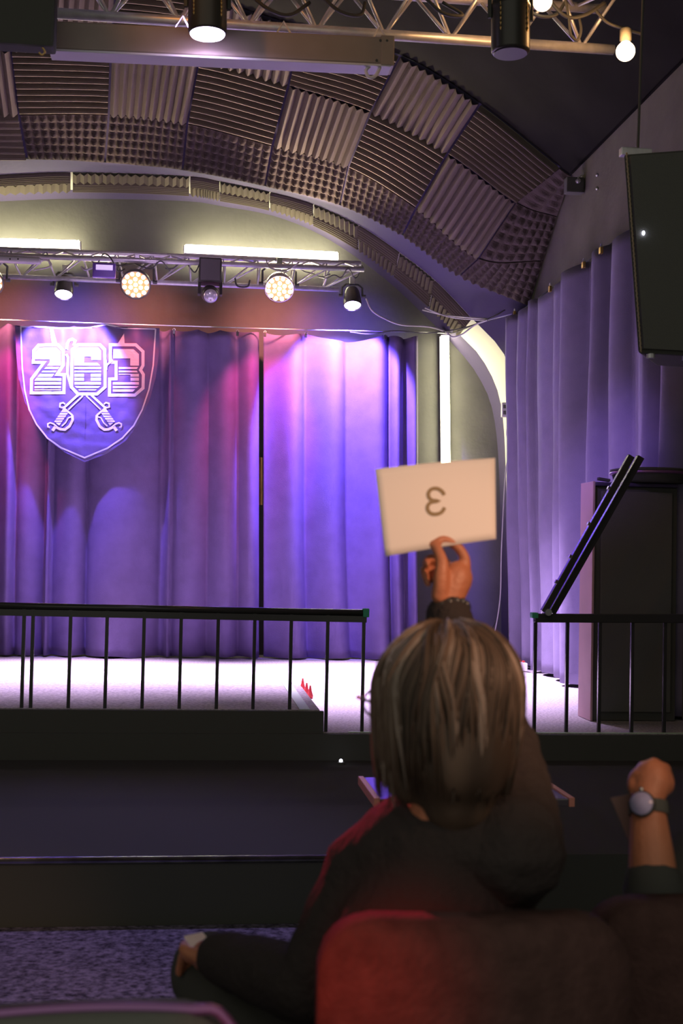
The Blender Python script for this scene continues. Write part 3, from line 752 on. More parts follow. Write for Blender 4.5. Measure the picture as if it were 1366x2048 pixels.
# lifted gate bar
a1, c1 = PY(1087, 1224, YR-.03), PY(1262, 912, YR-.03)
a2, c2 = PY(1103, 1226, YR+.03), PY(1281, 914, YR+.03)
gt = thing('lift_gate', 'raised black gate bar slanting up from the right railing', 'gate', a1)
d = (c1-a1).normalized(); w = Vector((d.z, 0, -d.x))
obj('gate_bar', bevel(obox(NB(), a1, c1, w*.019, (0,.02,0)), .004), M['gloss'], gt)
obj('gate_bar', bevel(obox(NB(), a2, c2, w*.021, (0,.02,0)), .004), M['gloss'], gt)
for f in (.18, .34, .55, .78):
    p = a1.lerp(c1, f)-w*.022; obj('bolt', tube(NB(), [p-w*.008, p+w*.01], .012, 8), M['steel'], gt)
obj('hinge', tube(NB(), [a1+Vector((.02,-.04,-.0)), a1+Vector((.02,.06,0))], .02, 12), M['steel'], gt)
p = PY(682, 1514, 6.9)
fl = thing('floor_marker_light', 'tiny white light on the dark ledge before the stage', 'light', (p.x, 6.9, ZL+.001))
obj('base', lathe(NB(), (p.x, 6.9, ZL+.001), (0,0,1), [(0,.02), (.012,.018)], 12), M['black'], fl)
obj('lamp', ball(NB(), (p.x, 6.9, ZL+.02), .010, sub=2), M['ledw'], fl)

# ================================================================== BLACK CABINET RIGHT
p0 = PZ(1182, 1443, ZS); p1 = PZ(1163, 1432, ZS); zt = PY(1182, 962, p0.y).z
xr = XR-.1; y0, y1 = p0.y, p0.y+.26; x0 = p0.x
cb = thing('speaker_cabinet', 'tall black cabinet with a pinkish side panel at the right of the stage', 'cabinet', ((x0+xr)/2, (y0+y1)/2, ZS))
obj('body', bevel(box(NB(), (x0+.012, y0+.02, ZS+.002), (xr, y1, zt-.03)), .006), M['black'], cb)
obj('side_panel', bevel(box(NB(), (x0-.004, y0+.004, ZS+.002), (x0+.011, y1, zt)), .004), M['wood'], cb)
obj('top_board', bevel(box(NB(), (x0+.012, y0, zt-.029), (xr, y1, zt-.004)), .008), mat('violet_black_lid', (.08,.06,.13), .3), cb)
obj('grille', bevel(box(NB(), (x0+.05, y0-.004, ZS+.06), (xr-.04, y0+.019, zt-.06)), .006), M['grille'], cb)
# basin and small remote on it
c = Vector((PY(1290, 950, y0+.13).x+.03, y0+.13, zt))
bs = thing('shallow_case', 'wide shallow black round case lying on the cabinet', 'case', c)
obj('shell', lathe(NB(), c, (0,0,1), [(0,.20), (.012,.225), (.07,.24), (.08,.25), (.088,.25), (.092,.23)], 40), M['black'], bs, True)
obj('rim_band', lathe(NB(), c+Vector((0,0,.055)), (0,0,1), [(0,.242), (.004,.252), (.014,.252), (.018,.246)], 40), M['rim'], bs, True)
a = PY(1197, 956, y0+.05)
tag(obj('remote_control', bevel(obox(NB(), Vector((a.x, y0+.06, zt+.020)), Vector((a.x+.075, y0+.06, zt+.010)), (0,.02,0), (0,0,.009)), .003), M['black']), 'small black remote lying at the left corner of the cabinet top', 'remote')

# ================================================================== HANGING PA SPEAKER
Yp = 5.2
q = [PY(1247, 308, Yp), PY(1276, 706, Yp)]
tl, bl_ = q; tr = PY(1560, 285, Yp); br = PY(1560, 722, Yp)
pa = thing('hanging_speaker', 'large black loudspeaker hanging high by the right wall', 'speaker', tl)
dy = Vector((.27,.5,0)); ff = Vector((0,-.012,0))
obj('cabinet', bevel(hexa(NB(), [bl_, br, br+dy+Vector((0,0,.03)), bl_+dy+Vector((0,0,.03)), tl, tr, tr+dy, tl+dy]), .012), M['black'], pa)
def ins(p, q_, s, t): return tl.lerp(tr, s).lerp(bl_.lerp(br, s), t)
obj('grille', hexa(NB(), [ins(0,0,.03,.98)+ff*2, ins(0,0,.97,.98)+ff*2, ins(0,0,.97,.98)-ff, ins(0,0,.03,.98)-ff, ins(0,0,.03,.02)+ff*2, ins(0,0,.97,.02)+ff*2, ins(0,0,.97,.02)-ff, ins(0,0,.03,.02)-ff]), M['grille'], pa)
n_ = 120; pts = [tl.lerp(bl_, k/n_)+Vector((.008+.0015*math.sin(k*2.1), -.016, .001*math.cos(k*2.1))) for k in range(n_+1)]
obj('edge_piping', tube(NB(), pts, [.0035+.0014*(k % 2) for k in range(n_+1)], 6), M['cord'], pa, True)
c = PY(1287, 466, Yp-.03); obj('indicator_led', ball(NB(), c, (.006,.006,.010), sub=2), M['ledw'], pa, True)
c = tl.lerp(tr, .12)+Vector((0,.06,0)); obj('suspension_plate', bevel(box(NB(), c+Vector((-.08,-.02,0)), c+Vector((.06,.02,.035))), .004), M['alu'], pa)
b = NB(); tube(b, [c+Vector((0,0,.02)), c+Vector((.02,0,.9))], .006, 6); obj('suspension_chain', b, M['black'], pa)
for s in (.1, .35): p = bl_.lerp(br, s)+Vector((0,.02,-.004)); obj('foot', tube(NB(), [p+Vector((0,0,.01)), p-Vector((0,0,.012))], .018, 10), M['alu'], pa)

# ================================================================== FRONT TRUSS OVER THE AUDIENCE
Yt = 5.75
pr = (PY(-150, -15, Yt), PY(1245, 78, Yt)); up = Vector((0,0,.26))
truss('front_truss', (pr[0]+up, pr[1]+up), (pr[0]+up+Vector((0,.26,0)), pr[1]+up+Vector((0,.26,0))), (pr[0]+Vector((0,.13,0)), pr[1]+Vector((0,.13,0))), .025, 10,
      'near aluminium lighting truss along the top of the picture', .009)
for k, (x, dx, w) in enumerate(((560, 60, 'above the middle of the screen case'), (700, 30, 'above the right end of the screen case'), (905, -20, 'left of the hanging lamp'), (1090, 40, 'beside the upper bulb'), (1150, 60, 'near the lower bulb'))):
    cable('cable', [PY(x-60, -10, Yt-.04), PY(x-20, 20+k*3, Yt-.06), PY(x+20, 30, Yt-.05), PY(x+dx, 5, Yt-.03)], .009, M['cable'], 'loose black cable on the near truss %s' % w)
cable('cable', [PY(1130, -5, Yt-.05), PY(1138, 40, Yt-.06), PY(1142, 70, Yt-.06), PY(1155, 80, Yt-.06), PY(1162, 60, Yt-.06), PY(1158, 35, Yt-.05)], .007, M['cable'], 'hanging black cable loop round the near truss chord')
cable('cable', [PY(1190, 20, Yt-.04), PY(1215, 45, Yt-.05), PY(1250, 58, Yt-.05), PY(1283, 68, Yt-.04)], .008, M['cable'], 'black cable stretched to the socket of the lower bulb')
# projection screen case
a, c = PY(98, 88, 5.6), PY(783, 128, 5.6); a.z = PY(98, 96, 5.6).z; 
sc = thing('projection_screen_case', 'long white projection screen case hung below the near truss', 'screen case', (a+c)/2)
h = Vector((0,0,.125))
w_ = Vector((0,.11,0))
dz = Vector((0,0,.010))
obj('painted_lit_underside', bevel(hexa(NB(), [p-dz*1.2 for p in (a, c, c+w_, a+w_)]+[p-dz*.1 for p in (a, c, c+w_, a+w_)]), .003), M['white'], sc)  # white colour stands in for stage light on the underside of the case
obj('case', bevel(hexa(NB(), [a, c, c+w_, a+w_, a+h, c+h, c+w_+h, a+w_+h]), .008, 3), M['screen'], sc)
obj('end_cap', bevel(hexa(NB(), [p+Vector((0,0,-.008)) for p in (c-Vector((.05,.004,0)), c+Vector((.012,-.004,0)), c+w_+Vector((.012,.004,0)), c+w_-Vector((.05,-.004,0)))]+[p+h+Vector((0,0,.006)) for p in (c-Vector((.05,.004,0)), c+Vector((.012,-.004,0)), c+w_+Vector((.012,.004,0)), c+w_-Vector((.05,-.004,0)))]), .005), M['screen'], sc)
for f in (.38, .68, .97):
    p = a.lerp(c, f)+h+Vector((0,.05,0)); obj('hanger_strap', tube(NB(), [p-Vector((.04,0,0)), p+Vector((0,.05,.09)), p+Vector((.04,0,0))], .006, 6), M['white'], sc)
obj('pull_ring', tube(NB(), catmull([c+Vector((-.09,.02,0)), c+Vector((-.115,.02,-.03)), c+Vector((-.10,.02,-.06)), c+Vector((-.07,.02,-.05)), c+Vector((-.045,.02,.0))], 5), .008, 8), M['white'], sc, True)
for f, s in ((.955, .1), (.965, .85), (.985,.85)): p = a.lerp(c, f)+h*s+Vector((0,-.001,0)); obj('screw', tube(NB(), [p, p-Vector((0,.004,0))], .006, 8), M['darkmetal'], sc)
# lamps on the near truss
def canlamp(px, bot, top_, w, Y, label, lit):
    c = PY(px, bot, Y); t = PY(px, top_, Y); r = w/2*Y/F
    o_ = thing('can_lamp', label, 'stage light', c, 'can lamps on the near truss'); ax = (t-c).normalized(); L = (t-c).length
    obj('can', lathe(NB(), c, ax, [(0, r*.93), (.01, r), (L*.5, r), (L*.52, r*1.04), (L*.56, r*1.04), (L*.58, r*.97), (L*.9, r*.9), (L, r*.4)], 32), M['darkmetal'], o_, True)
    obj('lens_plate', lathe(NB(), c-ax*.006, ax, [(0, r*.86), (.006, r*.9)], 28), M['ledv'] if lit else M['dlens'], o_)
    for s in (-1, 1):
        p = Vector((s*r*.70, -r*.72, 0))
        obj('vent_strip', tube(NB(), [c+ax*(L*(.2+.03*k))+p for k in range(24)], [.0015+.0035*(k % 2) for k in range(24)], 6), M['goldmark'], o_)
    obj('yoke', tube(NB(), [c+ax*L*.4+Vector((-r*1.1,0,0)), c+ax*(L*1.05)+Vector((-r*1.1,0,0)), c+ax*(L*1.05)+Vector((r*1.1,0,0)), c+ax*L*.4+Vector((r*1.1,0,0))], .010, 6), M['black'], o_)
    return o_
canlamp(415, 68, -60, 78, 5.45, 'black can lamp with white-violet face hanging before the screen case', True)
canlamp(1021, 106, -60, 80, 5.45, 'unlit black can lamp hanging from the near truss', False)
b0, b1 = PY(-60, 82, 5.4), PY(108, 88, 5.4)
bk = thing('lamp_ballast_box', 'black box fixture in the top left corner', 'fixture', b0)
obj('case', bevel(box(NB(), (b0.x, 5.4, b0.z+.0), (b1.x, 5.5, b0.z+.30)), .015), M['black'], bk)
obj('hook', tube(NB(), catmull([PY(85, 95, 5.42), PY(90, 104, 5.42), PY(84, 110, 5.42), PY(78, 105, 5.42)], 5), .005, 6), M['goldmark'], bk)
for (px, py), w in (((1085, 3), 'upper clear globe bulb beside the unlit can lamp'), ((1251, 103), 'lower clear globe bulb at the end of the near truss')):
    c = PY(px, py, 5.6); r = 20*5.6/F
    bu = thing('globe_bulb', w, 'light bulb', c, 'globe bulbs of the near truss')
    obj('glass', lathe(NB(), c-Vector((0,0,r)), (0,0,1), [(r*(1-math.cos(t)), r*math.sin(t)) for t in [k*math.pi/14 for k in range(0, 12)]]+[(r*2.1, r*.34)], 24), M['bulb'], bu, True)
    obj('socket', lathe(NB(), c+Vector((0,0,r*.95)), (0,0,1), [(0,r*.4), (.01,r*.62), (.06,r*.62), (.07,r*.35)], 20), M['black'], bu, True)
    point('bulb_glow', c+Vector((-.03,-.08,.02)), (1,.50,.18), 6, .045)

# ================================================================== TABLE
zt = .62
pa_, pb_ = PZ(716, 1552, zt), PZ(1080, 1550, zt)
xl, xr_, yf = pa_.x, pb_.x, pa_.y; yn = PZ(752, 1596, zt).y
tb = thing('cocktail_table', 'small glossy dark table with orange edge beyond the woman', 'table', ((xl+xr_)/2, (yf+yn)/2, 0))
obj('table_top', bevel(box(NB(), (xl+.02, yn, zt-.03), (xr_-.02, yf, zt-.004)), .004), M['tabletop'], tb)
for s, x in ((0, xl), (1, xr_-.02)): obj('edge_strip', bevel(box(NB(), (x, yn-.004, zt-.03), (x+.019, yf, zt)), .002), M['tablerim'], tb)
obj('table_column', tube(NB(), [((xl+xr_)/2, (yf+yn)/2, zt-.03), ((xl+xr_)/2, (yf+yn)/2, .02)], .03, 14), M['gloss'], tb, True)
obj('table_foot', lathe(NB(), ((xl+xr_)/2, (yf+yn)/2, .001), (0,0,1), [(0,.2), (.012,.2), (.03,.05), (.05,.035)], 28), M['gloss'], tb, True)

# ================================================================== CHAIRS
def chair(cx, cy, ztop, ang, m, label, half=.21, curved=0):
    t = thing('banquet_chair', label, 'chair', (cx, cy, 0))
    ca, sa = math.cos(ang), math.sin(ang)
    def Q(x, y, z): return Vector((cx+ca*x-sa*y, cy+sa*x+ca*y, z))
    zs = .47
    b = NB(); nx, nz = 18, 12
    def back(s, h, front):
        x = (2*s-1)*half; z = zs+.12+(ztop-zs-.12)*h
        rr = .07; ex = max(0, abs(x)-(half-rr)); ez = max(0, z-(ztop-rr)); 
        if ex > 0 and ez > 0:
            k = math.hypot(ex, ez)
            if k > rr: f = rr/k; x = math.copysign(half-rr+ex*f, x); z = ztop-rr+ez*f
        z += .02*curved*(1-(2*s-1)**2)
        puff = .022*(1-abs(2*s-1)**4)*(1-abs(2*h-1)**4)
        return Q(x, (-.028-puff if front else .028+puff)+.03*(1-h)*1.0-.02*(2*s-1)**2*-1, z)
    g1 = [[b.verts.new(back(i/nx, j/nz, True)) for j in range(nz+1)] for i in range(nx+1)]
    g2 = [[b.verts.new(back(i/nx, j/nz, False)) for j in range(nz+1)] for i in range(nx+1)]
    for i in range(nx):
        for j in range(nz):
            b.faces.new((g1[i][j], g1[i+1][j], g1[i+1][j+1], g1[i][j+1])); b.faces.new((g2[i][j], g2[i][j+1], g2[i+1][j+1], g2[i+1][j]))
    for i in range(nx):
        b.faces.new((g1[i][0], g2[i][0], g2[i+1][0], g1[i+1][0])); b.faces.new((g1[i][nz], g1[i+1][nz], g2[i+1][nz], g2[i][nz]))
    for j in range(nz):
        b.faces.new((g1[0][j], g1[0][j+1], g2[0][j+1], g2[0][j])); b.faces.new((g1[nx][j], g2[nx][j], g2[nx][j+1], g1[nx][j+1]))
    obj('backrest', b, m, t, True)
    obj('seat', bevel(hexa(NB(), [Q(-half,.03,zs-.06), Q(half,.03,zs-.06), Q(half,.46,zs-.05), Q(-half,.46,zs-.05), Q(-half,.03,zs), Q(half,.03,zs), Q(half,.46,zs+.005), Q(-half,.46,zs+.005)]), .02, 3), m, t, True)
    for s in (-1, 1):
        obj('leg', tube(NB(), [Q(s*(half-.02), .03, zs-.06), Q(s*(half-.01), -.05, .003)], .011, 10), M['gloss'], t, True)
        obj('leg', tube(NB(), [Q(s*(half-.02), .42, zs-.06), Q(s*(half-.01), .45, .003)], .011, 10), M['gloss'], t, True)
        obj('back_support', tube(NB(), [Q(s*(half-.03), .05, zs-.03), Q(s*(half-.03), .02, zs+.2)], .011, 10), M['gloss'], t, True)
    return t, Q
p = PY(958, 1836, 1.52); chair(p.x, 1.52, p.z, -.02, M['redcloth'], 'red upholstered chair the grey-haired woman sits on', .195)
p = PY(1455, 1795, 1.80); chair(p.x, 1.80, p.z, .08, M['redcloth'], 'dark red upholstered chair at the right edge behind the person with the watch', .21)
p = PY(190, 2003, 1.45)
t, Q = chair(p.x-.02, 1.45, p.z-.02, .05, M['blackfab'], 'empty black chair back with shiny curved rim in the lower left corner', .185, .6)
rp = [Q(-.185+.37*k/14, -.005, p.z-.018+.02*.6*(1-(2*k/14-1)**2)+(.0 if 0 < k < 14 else -.03)) for k in range(15)]
obj('rim_tube', tube(NB(), catmull(rp, 3), .007, 8), M['rim'], t, True)

# ================================================================== WOMAN
def H(px, py, Y): return PY(px, py, Y)
HC = H(872, 1404, 1.72)
fa = math.radians(26); FW = Vector((-math.sin(fa), math.cos(fa), -.06)).normalized(); UP = Vector((0,0,1)); LF = UP.cross(FW).normalized()
HR = Matrix((LF, FW, UP)).transposed()       # local x = her left, y = forward, z = up
def hl_(x, y, z): return HC + LF*x + FW*y + UP*z
neck = hl_(0, -.02, -.16)
pel = H(915, 2300, 1.66); pel = Vector((pel.x, 1.72, .57))
shL, shR = H(745, 1745, 1.78), H(1015, 1700, 1.68)
chest = (shL+shR)/2+Vector((0,.0,-.1)); 
eR, wR = H(1008, 1500, 1.93), H(896, 1232, 2.11)
kL = H(420, 1945, 2.20); kR = Vector((kL.x+.28, 2.14, .55))
eL = H(620, 1975, 1.78); wL = H(440, 1915, 2.02)
def woman_core(bm, g, arms_to_wrist=True):
    limb(bm, [pel+Vector((0,0,.0)), (pel+chest)/2, chest, (shL+shR)/2+Vector((0,0,.01))], [.155+g, .135+g, .14+g, .085+g], 5, 20)
    limb(bm, [shL, (shL+shR)/2+Vector((0,0,.025)), shR], [.058+g, .075+g, .058+g], 5)
    limb(bm, [shR, (shR+eR)/2, eR], [.054+g, .046+g, .038+g], 4); limb(bm, [eR, eR.lerp(wR, .5), wR], [.040+g, .036+g, .026+g], 4)
    limb(bm, [shL, (shL+eL)/2, eL], [.054+g, .046+g, .038+g], 4); limb(bm, [eL, eL.lerp(wL, .5), wL], [.040+g, .036+g, .026+g], 4)
def woman_legs(bm, g):
    hipL, hipR = pel+Vector((-.09,.02,-.02)), pel+Vector((.09,.02,-.02))
    limb(bm, [hipL, hipR], [.13+g, .13+g], 4)
    limb(bm, [hipL, hipL.lerp(kL, .5)+Vector((0,0,.01)), kL], [.098+g, .082+g, .060+g], 5)
    limb(bm, [hipR, hipR.lerp(kR, .5), kR], [.098+g, .082+g, .060+g], 5)
    fL = kL+Vector((.16,.22,-.34)); fR = Vector((kR.x-.02, kR.y+.0, .10))
    limb(bm, [kL, kL.lerp(fL, .4), fL], [.058+g, .055+g, .034+g], 5); limb(bm, [kR, kR.lerp(fR, .4), fR], [.058+g, .055+g, .034+g], 5)
    return fL, fR
bm = NB()
ball(bm, hl_(0, -.012, .012), (.076, .096, .092), HR)             # skull
limb(bm, [hl_(0,.03,-.01), hl_(0,.045,-.07), hl_(0,.062,-.108)], [.064, .050, .024])
limb(bm, [hl_(0,.02,-.06), hl_(0,.0,-.08)], [.056, .05])
limb(bm, [hl_(0,.088,.005), hl_(0,.103,-.025), hl_(0,.112,-.04)], [.008, .011, .012])       # nose
ball(bm, hl_(0,.095,-.066), (.022,.010,.006), HR, 2); ball(bm, hl_(0,.094,-.076), (.019,.010,.007), HR, 2)   # lips
for s in (-1, 1):
    ball(bm, hl_(s*.030,.082,.0), (.014,.010,.010), HR, 2); ball(bm, hl_(s*.076,-.005,-.02), (.008,.016,.030), HR, 2)
    ball(bm, hl_(s*.030,.084,.016), (.018,.010,.006), HR, 2)
limb(bm, [hl_(0,-.02,-.05), neck, (shL+shR)/2+Vector((0,.0,.03))], [.056, .052, .062])
woman_core(bm, 0)
fL, fR = woman_legs(bm, 0)
for f, d in ((fL, Vector((.05,.16,-.05))), (fR, Vector((-.03,.17,-.06)))): limb(bm, [f, f+d*.5+Vector((0,0,-.02)), f+d+Vector((0,0,-.005))], [.036, .038, .026])
# right hand, pinching the sheet
def finger(bm, pts, r0, r1): limb(bm, pts, [r0+(r1-r0)*k/(len(pts)-1) for k in range(len(pts))], 5, 12)
h = H
limb(bm, [h(895,1232,2.11), h(896,1205,2.115), h(903,1178,2.12), h(912,1156,2.125)], [.0255, .0260, .029, .030], 5)
limb(bm, [h(885,1190,2.125), h(896,1160,2.13), h(893,1142,2.14)], [.019, .022, .018], 4)
ball(bm, h(918,1148,2.135), .020)
finger(bm, [h(930,1146,2.125), h(929,1116,2.125), h(912,1091,2.125), h(887,1079,2.122), h(864,1090,2.118)], .0105, .0075)       # index
finger(bm, [h(880,1192,2.10), h(882,1158,2.095), h(884,1124,2.10), h(873,1094,2.112)], .0155, .0088)                               # thumb
finger(bm, [h(908,1142,2.145), h(885,1122,2.165), h(860,1117,2.165), h(852,1128,2.15)], .0098, .0075)                             # middle
finger(bm, [h(898,1150,2.15), h(872,1138,2.175), h(850,1138,2.17), h(850,1152,2.15)], .0092, .007)                                # ring
finger(bm, [h(888,1168,2.14), h(868,1158,2.165), h(854,1157,2.16), h(856,1168,2.145)], .0082, .0062)                              # little
# left hand resting on the crossed knee with a card
k = wL; d = (H(385, 1908, 2.16)-wL).normalized(); sd = d.cross(UP).normalized()
limb(bm, [k, k+d*.04, k+d*.075], [.024, .028, .026], 4)
for i, (o_, L) in enumerate(((-.028,.058), (-.010,.066), (.010,.063), (.027,.05))):
    a_ = k+d*.075+sd*o_; finger(bm, [a_, a_+d*L*.5+Vector((0,0,.006)), a_+d*L*.85-Vector((0,0,.012)), a_+d*L-Vector((0,0,.028))], .0095, .007)
finger(bm, [k+d*.03-sd*.02, k+d*.065-sd*.038+Vector((0,0,.012)), k+d*.10-sd*.03+Vector((0,0,.02))], .012, .008)
WO = thing('person', 'grey-haired person in glasses and dark red sweater holding up a numbered sheet', 'person', (pel.x, pel.y, 0))
obj('body', remeshed(bm, .0036), M['skin'], WO, True)
bm = NB(); woman_core(bm, .014)
limb(bm, [(shL+shR)/2+Vector((0,0,.02)), neck+Vector((0,0,-.02))], [.075, .062])
sl = remeshed(bm, .006)
for v in sl.verts: v.co += v.normal*.004*noise.noise(v.co*22)
obj('sweater', sl, M['sweater'], WO, True)
bm = NB()
limb(bm, [wR.lerp(eR, .02)+Vector((0,0,.0)), wR.lerp(eR, .12), wR.lerp(eR, .3), wR.lerp(eR, .7), eR], [.034, .040, .040, .046, .056], 5)
limb(bm, [eR, (shR+eR)/2, shR], [.056, .070, .082], 5)
sl = remeshed(bm, .005)
for v in sl.verts: v.co += v.normal*.005*noise.noise(v.co*30)
obj('coat_sleeve', sl, M['sweater'], WO, True)
bm = NB(); woman_legs(bm, .012); obj('trousers', remeshed(bm, .007), M['trousers'], WO, True)
for f, d in ((fL, Vector((.05,.16,-.05))), (fR, Vector((-.03,.17,-.06)))):
    bm = NB(); limb(bm, [f+Vector((0,0,-.01)), f+d*.5+Vector((0,0,-.022)), f+d+Vector((0,0,-.008))], [.042, .044, .032]); obj('shoe', remeshed(bm, .006), M['gloss'], WO, True)
# bracelet on the raised wrist
ax = (eR-wR).normalized(); u, v = frame_for(ax); c = h(899, 1226, 2.112)
b = NB(); rr2 = random.Random(5)
for kk in range(16): a_ = kk*math.pi/8; ball(b, c+(u*math.cos(a_)+v*math.sin(a_))*.032+ax*rr2.uniform(-.003,.003), .0075, sub=2)
obj('beaded_bracelet', b, M['gloss'], WO, True)
# hair: a bob of combed strands over a base cap
bm = NB()
ball(bm, hl_(0,-.022,.016), (.093,.104,.092), HR); limb(bm, [hl_(0,-.045,-.02), hl_(0,-.050,-.085), hl_(0,-.05,-.125)], [.088, .078, .055])
for s in (-1, 1): limb(bm, [hl_(s*.062,.005,.0), hl_(s*.070,-.005,-.06), hl_(s*.06,-.02,-.115)], [.034, .030, .020])
cap = remeshed(bm, .006)
def free_of_face(q): 
    l = q-HC; return not (l.dot(FW) > .052 and l.z < .055) 
bmesh.ops.delete(cap, geom=[v for v in cap.verts if not free_of_face(v.co)], context='VERTS')
lay = cap.verts.layers.float.new('strand')
for v_ in cap.verts: v_[lay] = .25+.35*noise.noise(Vector((v_.co.x*30, v_.co.y*30, v_.co.z*3)))
rs = random.Random(12); lay = cap.verts.layers.float['strand']
part = hl_(.02, .01, .108)
for k in range(1500):
    th = rs.uniform(0, 2*math.pi)                         # direction round the head, 0 = forward
    fwdness = math.cos(th)
    if fwdness > .80: continue
    L = rs.uniform(.80, 1.08); clump = noise.noise(Vector((math.cos(th)*3.2, math.sin(th)*3.2, 5)))
    tone = max(0, min(1, .42+.55*clump+rs.uniform(-.22,.22)))
    lift = rs.uniform(.0, .006)+.010*max(0, noise.noise(Vector((math.cos(th)*5, math.sin(th)*5, 1))))
    start = rs.uniform(.05, .55); pts = []; n_p = 9
    for j in range(n_p):
        t_ = start+(1-start)*j/(n_p-1)*L; ph = min(t_*1.9, 1.62)
        rx, ry = .094+lift, .106+lift
        drop = max(0, t_*1.9-1.62)*.36
        sx = math.sin(min(ph, math.pi/2)); wv = th+.10*math.sin(t_*6+clump*5)
        tuck = 1-.55*max(0, drop-.03)*3.2 if fwdness < -.2 else 1-.25*max(0, drop-.03)*3
        if rs.random() < .0: tuck = 1
        x_ = math.sin(wv)*rx*sx*tuck; y_ = -.022+math.cos(wv)*ry*sx*tuck*(1 if fwdness < .3 else .86)
        z_ = .014+(.094+lift)*math.cos(ph)-drop
        pts.append(hl_(x_, y_, z_))
    r_ = rs.uniform(.0016, .0034); nv = len(cap.verts)
    tube(cap, pts, [r_*.6]+[r_]*(n_p-2)+[r_*.3], 4)
    cap.verts.ensure_lookup_table()
    for q_ in range(nv, len(cap.verts)): cap.verts[q_][lay] = tone
obj('hair', cap, M['hair'], WO, True)
# glasses
g = M['gloss']
b = NB()
for s in (-1, 1):
    ring = [hl_(s*.030+.025*math.cos(a), .097+.004*abs(math.cos(a)), -.004+.021*math.sin(a)) for a in [k*math.pi/10 for k in range(21)]]
    tube(b, ring, .002, 6)
    tube(b, [hl_(s*.058,.106,.006), hl_(s*.076,.085,.006), hl_(s*.080,.0,-.004), hl_(s*.076,-.02,-.02)], .0025, 6)
tube(b, [hl_(-.008,.112,.002), hl_(.008,.112,.002)], .002, 6)
obj('glasses', b, g, WO, True)

# numbered sheet
pc = [PY(750, 938, 2.15), PY(990, 916, 2.16), PY(992, 1078, 2.125), PY(771, 1113, 2.115)]
def sheet(s, t, off=0):
    p = pc[0].lerp(pc[1], s).lerp(pc[3].lerp(pc[2], s), t); n = (pc[1]-pc[0]).cross(pc[3]-pc[0]).normalized()
    n = n if n.y < 0 else -n
    return p+n*(.006*math.sin(s*math.pi)+off)
sh = thing('number_sheet', 'white paper sheet held up in the raised hand, with 3 showing through', 'paper sheet', (pc[2]+pc[3])/2)
b = grid(NB(), lambda s, t: sheet(s, t), 16, 10); r = bmesh.ops.extrude_face_region(b, geom=list(b.faces))
for v_ in r['geom']:
    if isinstance(v_, bmesh.types.BMVert): v_.co.y += .0006
obj('page', b, M['paper'], sh, True)
def onpage(px, py):                    # affine inverse of the sheet quad
    s, t = .5, .5
    for _ in range(12):
        qx = lambda s, t: (750+240*s)*(1-t)+(771+221*s)*t; qy = lambda s, t: (938-22*s)*(1-t)+(1113-35*s)*t
        s += (px-qx(s, t))/235; t += (py-qy(s, t))/168
    return sheet(s, t, .0012)
gl = [(886,993), (882,986), (872,980), (861,981), (855,988), (855,996), (861,1003), (873,1005), (861,1007), (854,1013), (853,1022), (860,1030), (871,1031), (881,1027), (887,1018)]
gs = [q.to_2d() for q in catmull([Vector((x, y, 0)) for x, y in gl], 4)]
obj('printed_number', ribbon(NB(), gs, 7, onpage), M['ink'], sh)
# card on the knee
c = H(397, 1884, 2.16)
cc = [H(368, 1872, 2.17), H(405, 1864, 2.19), H(427, 1890, 2.15), H(378, 1906, 2.13)]
b = NB(); hexa(b, [q-Vector((0,0,.0012)) for q in cc]+cc)
tag(obj('small_card', b, M['card']), 'small pinkish card held on the knee before the speckled carpet', 'card')

# ================================================================== SECOND PERSON (right edge, mostly out of frame)
def R2(px, py, Y): return PY(px, py, Y)
hd = R2(1560, 1395, 1.98); sL2 = R2(1400, 1740, 2.02); sR2 = R2(1760, 1740, 1.95); pl2 = Vector((R2(1560, 1800, 1.95).x, 1.98, .57))
w2, e2 = R2(1296, 1612, 1.93), R2(1312, 1840, 1.86)
bm = NB(); 
ball(bm, hd, (.078,.095,.11)); limb(bm, [hd+Vector((0,.02,-.03)), hd+Vector((0,.05,-.10))], [.06,.035])
limb(bm, [hd+Vector((0,.09,-.01)), hd+Vector((0,.11,-.035))], [.009,.012])
limb(bm, [hd+Vector((0,-.01,-.08)), (sL2+sR2)/2], [.056,.07])
def core2(bm, g):
    ch = (sL2+sR2)/2
    limb(bm, [pl2, (pl2+ch)/2, ch-Vector((0,0,.08)), ch], [.16+g, .15+g, .15+g, .09+g], 5, 20); limb(bm, [sL2, ch+Vector((0,0,.02)), sR2], [.06+g,.08+g,.06+g], 5)
    limb(bm, [sL2, (sL2+e2)/2+Vector((-.0,0,-.0)), e2], [.056+g,.048+g,.042+g], 4)
    er = sR2+Vector((.03,.1,-.25)); limb(bm, [sR2, er], [.056+g,.042+g], 4); limb(bm, [er, pl2+Vector((.1,.35,.08))], [.042+g,.03+g], 4)
    for s in (-1, 1):
        hp = pl2+Vector((s*.09,0,-.02)); kn = pl2+Vector((s*.10,.46,-.05)); ft = Vector((kn.x, kn.y-.03, .09))
        limb(bm, [hp, (hp+kn)/2, kn], [.11+g,.085+g,.062+g], 4); limb(bm, [kn, kn.lerp(ft,.4), ft], [.06+g,.056+g,.036+g], 4)
        limb(bm, [ft, ft+Vector((0,.15,-.04))], [.042+g,.034+g], 4)
core2(bm, 0)
limb(bm, [e2, e2.lerp(w2, .5), w2], [.040, .036, .0265], 5)
q2 = R2
limb(bm, [w2, q2(1298,1590,1.935), q2(1304,1568,1.945), q2(1306,1552,1.95)], [.026, .026, .030, .028], 5)
limb(bm, [q2(1288,1572,1.95), q2(1282,1556,1.955)], [.020, .018], 4); limb(bm, [q2(1325,1568,1.95), q2(1322,1552,1.955)], [.020, .019], 4)
